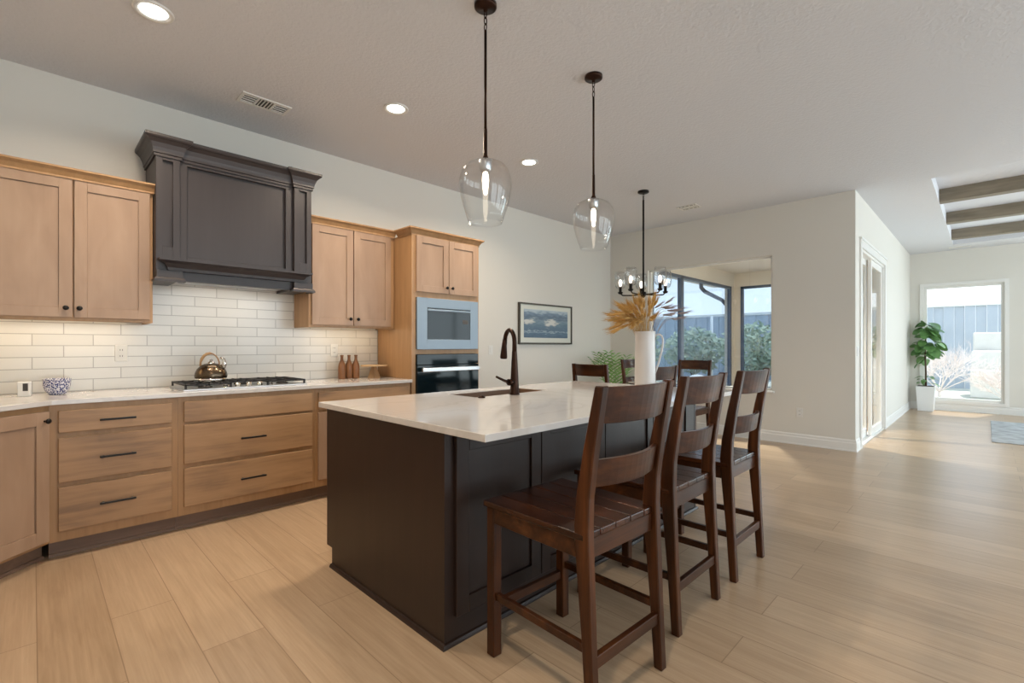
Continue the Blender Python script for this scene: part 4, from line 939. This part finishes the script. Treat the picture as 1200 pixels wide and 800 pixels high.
for i in range(98):
    az = rw.gauss(0, 1); s1 = rw.betavariate(1.15, 1.15)          # s1: how far it leans to the left
    lean = (-.05 + s1 * .285) * rw.uniform(.62, 1.0); dep = rw.uniform(-.14, .14)
    rise = .145 - .055 * max(0, (s1 - .35)) / .65 + rw.uniform(-.085, .055)
    base = V0 + Vector((rw.uniform(-.03, .03), rw.uniform(-.03, .03), .06))
    mouth = V0 + lf * (-.02 + s1 * .075) + fw * rw.uniform(-.045, .045) + Vector((0, 0, .43 + .12 + rw.uniform(-.02, .02)))
    end = V0 + lf * lean + fw * dep + Vector((0, 0, .43 + rise + .02))
    if s1 > .55: mouth = mouth + Vector((0, 0, .02))
    stalk(base, mouth, end, rw.uniform(.06, .09), M['wheat'], 'wheat_stalk', .0098)
for i in range(13):
    k = i / 12; base = V0 + Vector((rw.uniform(-.02, .02), rw.uniform(-.02, .02), .06))
    mouth = V0 + rt * (.025 + .045 * k) + fw * rw.uniform(-.05, .05) + Vector((0, 0, .55 + .07 * (1 - k) + rw.uniform(0, .03)))
    end = V0 + rt * (.07 + .19 * k + rw.uniform(-.02, .02)) + fw * rw.uniform(-.08, .08) + Vector((0, 0, .545 + .10 * (1 - k) + rw.uniform(-.03, .03)))
    stalk(base, mouth, end, rw.uniform(.06, .085), M['plume'], 'grass_stalk', .0075)

# ================================================================== LIGHT FITTINGS
def recessed(x, y, lab, watts=None, col=None):
    t = thing('recessed_light', (x, y, CEIL), lab, 'ceiling light', 'recessed ceiling lights')
    MB().lathe([(.094, 0), (.094, -.006), (.088, -.010), (.066, -.004), (.066, 0)], (0, 0, -.0002), 32).build('trim_ring', M['plastic'], t)
    MB().lathe([(0, -.003), (.066, -.003), (.066, -.0005), (0, -.0005)], (0, 0, 0), 32).build('diffuser', M['lens'], t)
    l = lamp('recessed_lamp', 'AREA', (x, y, CEIL - .014), watts or CAN_W, col or CAN_COL, size=.13); l.data.spread = R(150)
recessed(.466, 3.227, 'round recessed ceiling light over the left wall cabinet, nearest the camera')
recessed(1.974, 3.226, 'round recessed ceiling light left of the nearer glass pendant')
recessed(3.486, 3.230, 'round recessed ceiling light between the two glass pendants')
OFFV = 'round recessed ceiling light in the %s, outside the photo'  # unseen ceiling lamps added as fill for the room
for x, y, n in ((.2, .55, 'kitchen above the camera'), (1.6, -1.6, 'living area behind the camera'), (4.6, -2.0, 'middle of the living area'), (8.0, -4.05, 'back of the living area'), (11.2, -4.05, 'far back of the living area')):
    recessed(x, y, OFFV % n, *((CAN_W, CAN_COL) if y > 0 else (6, (1.0, .95, .88))))
def added_sunroom_light():  # lamp added out of sight to brighten the sunroom
    t = thing('recessed_light', (7.7, 2.45, SZ), 'round recessed ceiling light of the sunroom, hidden behind the opening head', 'ceiling light', 'recessed ceiling lights')
    MB().lathe([(.094, 0), (.094, -.006), (.088, -.010), (.066, -.004), (.066, 0)], (0, 0, -.0002), 32).build('trim_ring', M['plastic'], t)
    MB().lathe([(0, -.003), (.066, -.003), (.066, -.0005), (0, -.0005)], (0, 0, 0), 32).build('diffuser', M['lens'], t)
    lamp('recessed_lamp', 'AREA', (7.7, 2.45, SZ - .014), 85, (1.0, .95, .85), size=.13).data.spread = R(105)
added_sunroom_light()
def pendant(x, y, lab):
    t = thing('pendant_light', (x, y, CEIL), lab, 'pendant light', 'glass pendants over the island'); z = lambda q: q - CEIL
    MB().lathe([(0, 0), (.060, 0), (.060, -.018), (.052, -.024), (.012, -.027), (.010, -.040), (0, -.041)], (0, 0, 0), 28).build('canopy', M['bronze'], t)
    m = MB()
    for k in range(3):
        c_ = -.055 - k * .034; ring = [((.009 * math.cos(a) if k % 2 else 0), (0 if k % 2 else .009 * math.cos(a)), c_ + .021 * math.sin(a)) for a in [i * math.pi / 6 for i in range(13)]]
        m.tube(ring, .0028, 6, caps=False)
    m.build('chain', M['bronze'], t)
    MB().tube([(0, 0, -.14), (0, 0, z(2.40))], .0075, 10).build('rod', M['bronze'], t)
    MB().lathe([(.0095, z(2.40)), (.0105, z(2.262)), (.020, z(2.238)), (.0, z(2.236))], (0, 0, 0), 14).build('rod_sleeve', M['bronze'], t)
    MB().lathe([(0, z(2.237)), (.034, z(2.235)), (.036, z(2.215)), (.030, z(2.185)), (.024, z(2.168)), (0, z(2.168))], (0, 0, 0), 20).build('socket', M['steel'], t)
    pr = [(.036, 2.226), (.072, 2.222), (.105, 2.205), (.129, 2.172), (.140, 2.132), (.141, 2.092), (.134, 2.045), (.121, 1.99), (.103, 1.935), (.089, 1.898)]
    MB().lathe([(r_, z(q)) for r_, q in pr] + [(r_ - .003, z(q)) for r_, q in reversed(pr)], (0, 0, 0), 40).build('glass_shade', M['blown'], t)
    MB().lathe([(.012, z(2.168)), (.016, z(2.15)), (.018, z(2.125)), (.014, z(2.09)), (.009, z(2.055)), (.0, z(2.046))], (0, 0, 0), 16).build('bulb', M['bulb'], t)
    lamp('pendant_lamp', 'POINT', (x, y, 2.10), 4, (1.0, .78, .52), size=.012)
    return t
pendant(1.711, 1.903, 'clear glass pendant light nearer the camera, above the island sink side')
pendant(2.683, 1.890, 'clear glass pendant light farther from the camera, above the island')
CHX, CHY = 5.093, 2.877
t = thing('chandelier', (CHX, CHY, CEIL), 'black chandelier with upturned clear glass shades over the dining table', 'chandelier'); z = lambda q: q - CEIL + .05
MB().lathe([(0, 0), (.065, 0), (.065, -.018), (.05, -.026), (.012, -.03), (0, -.031)], (0, 0, 0), 28).build('canopy', M['black'], t)
m = MB()
for k in range(2):
    c_ = -.05 - k * .034; m.tube([((.009 * math.cos(a) if k % 2 else 0), (0 if k % 2 else .009 * math.cos(a)), c_ + .021 * math.sin(a)) for a in [i * math.pi / 6 for i in range(13)]], .0035, 6, caps=False)
m.build('chain', M['black'], t)
MB().tube([(0, 0, -.105), (0, 0, z(1.82))], .011, 10).build('rod', M['black'], t)
MB().lathe([(0, z(1.83)), (.03, z(1.83)), (.035, z(1.80)), (.02, z(1.77)), (0, z(1.755))], (0, 0, 0), 18).build('hub', M['black'], t)
for k in range(5):
    a = R(-45.1 + 8 + 72 * k); d_ = Vector((math.cos(a), math.sin(a), 0)); rC = .275
    arm = MB().tube([d_ * .02 + Vector((0, 0, z(1.80))), d_ * .14 + Vector((0, 0, z(1.795))), d_ * (rC - .03) + Vector((0, 0, z(1.80))), d_ * rC + Vector((0, 0, z(1.825)))], .008, 8).build('arm', M['black'], t)
    p_ = d_ * rC
    MB().lathe([(0, z(1.815)), (.022, z(1.82)), (.033, z(1.838)), (.018, z(1.846)), (.018, z(1.905)), (0, z(1.906))], (p_.x, p_.y, 0), 14).build('cup', M['black'], arm)
    pr = [(.026, 1.88), (.052, 1.892), (.066, 1.93), (.072, 1.98), (.068, 2.04), (.060, 2.085)]
    MB().lathe([(r_, z(q)) for r_, q in pr] + [(r_ - .003, z(q)) for r_, q in reversed(pr)], (p_.x, p_.y, 0), 24).build('glass_shade', M['shade'], arm)
    lamp('chandelier_lamp', 'POINT', (CHX + p_.x, CHY + p_.y, 1.955 + .05), 5.0, (1.0, .86, .68), size=.012)
    MB().lathe([(.010, z(1.906)), (.021, z(1.935)), (.023, z(1.96)), (.013, z(1.99)), (0, z(1.997))], (p_.x, p_.y, 0), 12).build('bulb', M['bulbs'], arm)
# ceiling vents
def vent(x, y, lx, ly, lab, rz=0):
    t = thing('ceiling_vent', (x, y, CEIL), lab, 'vent', rz=rz)
    m = MB(); k = .02
    m.box(-lx / 2, lx / 2, -ly / 2, -ly / 2 + k, -.008, -.0002); m.box(-lx / 2, lx / 2, ly / 2 - k, ly / 2, -.008, -.0002); m.box(-lx / 2, -lx / 2 + k, -ly / 2 + k, ly / 2 - k, -.008, -.0002); m.box(lx / 2 - k, lx / 2, -ly / 2 + k, ly / 2 - k, -.008, -.0002)
    for s_ in (-1, 1): m.box(s_ * lx / 6 - .008, s_ * lx / 6 + .008, -ly / 2 + k, ly / 2 - k, -.008, -.0002)
    m.build('frame', M['plastic'], t)
    MB().box(-lx / 2 + k, lx / 2 - k, -ly / 2 + k, ly / 2 - k, -.0015, -.0003).build('backing', M['slot'], t)
    for q in (-1, 0, 1):
        m = MB(); w_ = lx / 3 - .022
        for i in range(4):
            if q: y0 = -ly / 2 + k + (ly - 2 * k) * (i + .5) / 4; m.box(q * lx / 3 - w_ / 2, q * lx / 3 + w_ / 2, y0 - .0035, y0 + .0035, -.007, -.0016)
            else: x0 = (i - 1.5) * w_ / 4; m.box(x0 - .0035, x0 + .0035, -ly / 2 + k, ly / 2 - k, -.007, -.0016)
        m.build('louvre', M['plastic'], t)
vent(1.235, 3.865, .34, .17, 'white ceiling vent above the range hood')
vent(6.09, 2.775, .20, .26, 'white ceiling vent beyond the chandelier near the back wall')
vent(12.05, .35, .14, .30, 'white ceiling vent above the far picture window')
# ceiling beams in the tray
for x, lab in ((8.14, 'brown wooden ceiling beam nearest the camera in the tray ceiling'), (9.62, 'brown wooden ceiling beam, middle of the three in the tray ceiling'), (11.10, 'brown wooden ceiling beam farthest from the camera in the tray ceiling')):
    o = MB().box(x, x + .15, TY0 + .001, TY1 - .001, CEIL + .005, 3.234).build('ceiling_beam', M['beam'], org=(x, -1.5, 3.234), bev=.004); tag(o, lab, 'beam', 'beams in the tray ceiling')

# ================================================================== PLANTS AND RUG
def leaf(p, d_, l, w_, droop, fold=.25, twist=0.0):
    d_ = Vector(d_).normalized(); s_ = d_.cross(Vector((0, 0, 1)));
    s_ = s_.normalized() if s_.length > 1e-3 else Vector((1, 0, 0))
    s_ = Matrix.Rotation(twist, 3, d_) @ s_; n_ = s_.cross(d_).normalized(); m = MB(); vs = []; K = 7
    for i in range(K + 1):
        u = i / K; c_ = Vector(p) + d_ * l * u + Vector((0, 0, -droop * l * u * u)); hw = w_ * .5 * math.sin(math.pi * min(1, (u * .93 + .04))) ** .7 * (.75 + .5 * u)
        vs += [c_ - s_ * hw + n_ * hw * fold, c_, c_ + s_ * hw + n_ * hw * fold]
    fs = []
    for i in range(K): a = i * 3; fs += [(a, a + 1, a + 4, a + 3), (a + 1, a + 2, a + 5, a + 4)]
    return m.add(vs, fs, True)
PX, PY = 12.13, .83
t = thing('potted_fig_tree', (PX, PY, 0), 'potted fiddle-leaf fig in a tall white planter beside the far window', 'plant'); L0 = t.location
m = MB(); a, b_ = .115, .14
m.hexa([(PX - a, PY - a, 0), (PX + a, PY - a, 0), (PX + a, PY + a, 0), (PX - a, PY + a, 0), (PX - b_, PY - b_, .47), (PX + b_, PY - b_, .47), (PX + b_, PY + b_, .47), (PX - b_, PY + b_, .47)])
m.build('planter', M['potwhite'], t, org=L0, bev=.006, bseg=2)
MB().box(PX - .118, PX + .118, PY - .118, PY + .118, .4701, .476).build('soil', M['soil'], t, org=L0)
MB().tube([(PX, PY, .476), (PX + .01, PY, .75), (PX - .01, PY + .01, 1.05), (PX, PY, 1.55)], [.018, .015, .013, .008], 8).build('trunk', M['bark'], t, org=L0)
rl = random.Random(4)
for i in range(64):
    zz = .98 + .72 * (i / 64) ** .9; az = i * 2.39996; k = math.sin(math.pi * (.2 + .7 * i / 64))
    d_ = Vector((math.cos(az), math.sin(az), rl.uniform(-.75, .55)))
    st_ = Vector((PX, PY, zz)) + Vector((math.cos(az), math.sin(az), 0)) * rl.uniform(.02, .13) * k
    l = rl.uniform(.17, .25) * (.7 + .3 * k)
    if st_.y + d_.y * l > 1.04: l *= .6
    if st_.x + d_.x * l > 12.33: l *= .6
    leaf(st_, d_, l, l * .80, .3, .2, rl.uniform(-.9, .9)).build('leaf', M['leaf'], t, org=L0)
for i in range(9):
    az = i * .7 + .2; d_ = Vector((math.cos(az), math.sin(az), .55 if i % 2 else .25))
    leaf((PX + .03 * math.cos(az), PY + .03 * math.sin(az), .52 + .06 * (i % 3)), d_, .20 if d_.y < .4 else .16, .09, .5).build('leaf', M['leaf'], t, org=L0)
# palm in the dining corner
QX, QY = 6.28, 4.05
t = thing('potted_palm', (QX, QY, 0), 'green potted palm in the dining corner behind the chairs', 'plant'); L0 = t.location
MB().lathe([(0, 0), (.11, 0), (.125, .02), (.155, .30), (.16, .32), (.15, .32), (.14, .29), (0, .285)], tuple(L0), 28).build('pot', M['potwhite'], t, org=L0)
rp_ = random.Random(12)
for i in range(11):
    az = i * 2.39996 + .5; tilt = .19 + .05 * (i % 4); d_ = Vector((math.cos(az) * tilt, math.sin(az) * tilt, 1)).normalized(); l = rp_.uniform(.80, .98)
    pts = [Vector((QX, QY, .29)) + d_ * l * u + Vector((math.cos(az), math.sin(az), 0)) * .11 * u * u * u - Vector((0, 0, .07 * u ** 3)) for u in [k / 14 for k in range(15)]]
    m = MB(); m.tube(pts, [.006 - .00032 * k for k in range(15)], 5)
    for k in range(5, 15):
        p_ = pts[k]; tn = (pts[k] - pts[k - 1]).normalized(); sd_ = tn.cross(Vector((0, 0, 1))).normalized()
        for s_ in (-1, 1):
            e = p_ + (sd_ * s_ * .8 + tn * .65 + Vector((0, 0, -.15))) * (.17 * math.sin(math.pi * (k - 3) / 13.5) + .03); w_ = tn * .012
            mid = p_.lerp(e, .45) + Vector((0, 0, .012)); m.add([p_ - w_ * .4, mid - w_, e, mid + w_, p_ + w_ * .4], [(0, 1, 3, 4), (1, 2, 3)])
    mx = max(v[1] for v in m.v)
    if mx > YL - .03: m.v = [(v[0], min(v[1], YL - .03 - (v[1] - YL + .03) * .2 if v[1] > YL - .03 else v[1]), v[2]) for v in m.v]
    m.build('frond', M['palm'], t, org=L0)
o = MB().box(8.73, 11.15, -2.8, -.045, .0002, .012).build('area_rug', M['rug'], org=(9.9, -1.4, 0), bev=.004); tag(o, 'grey woven area rug on the living room floor at the right edge', 'rug')
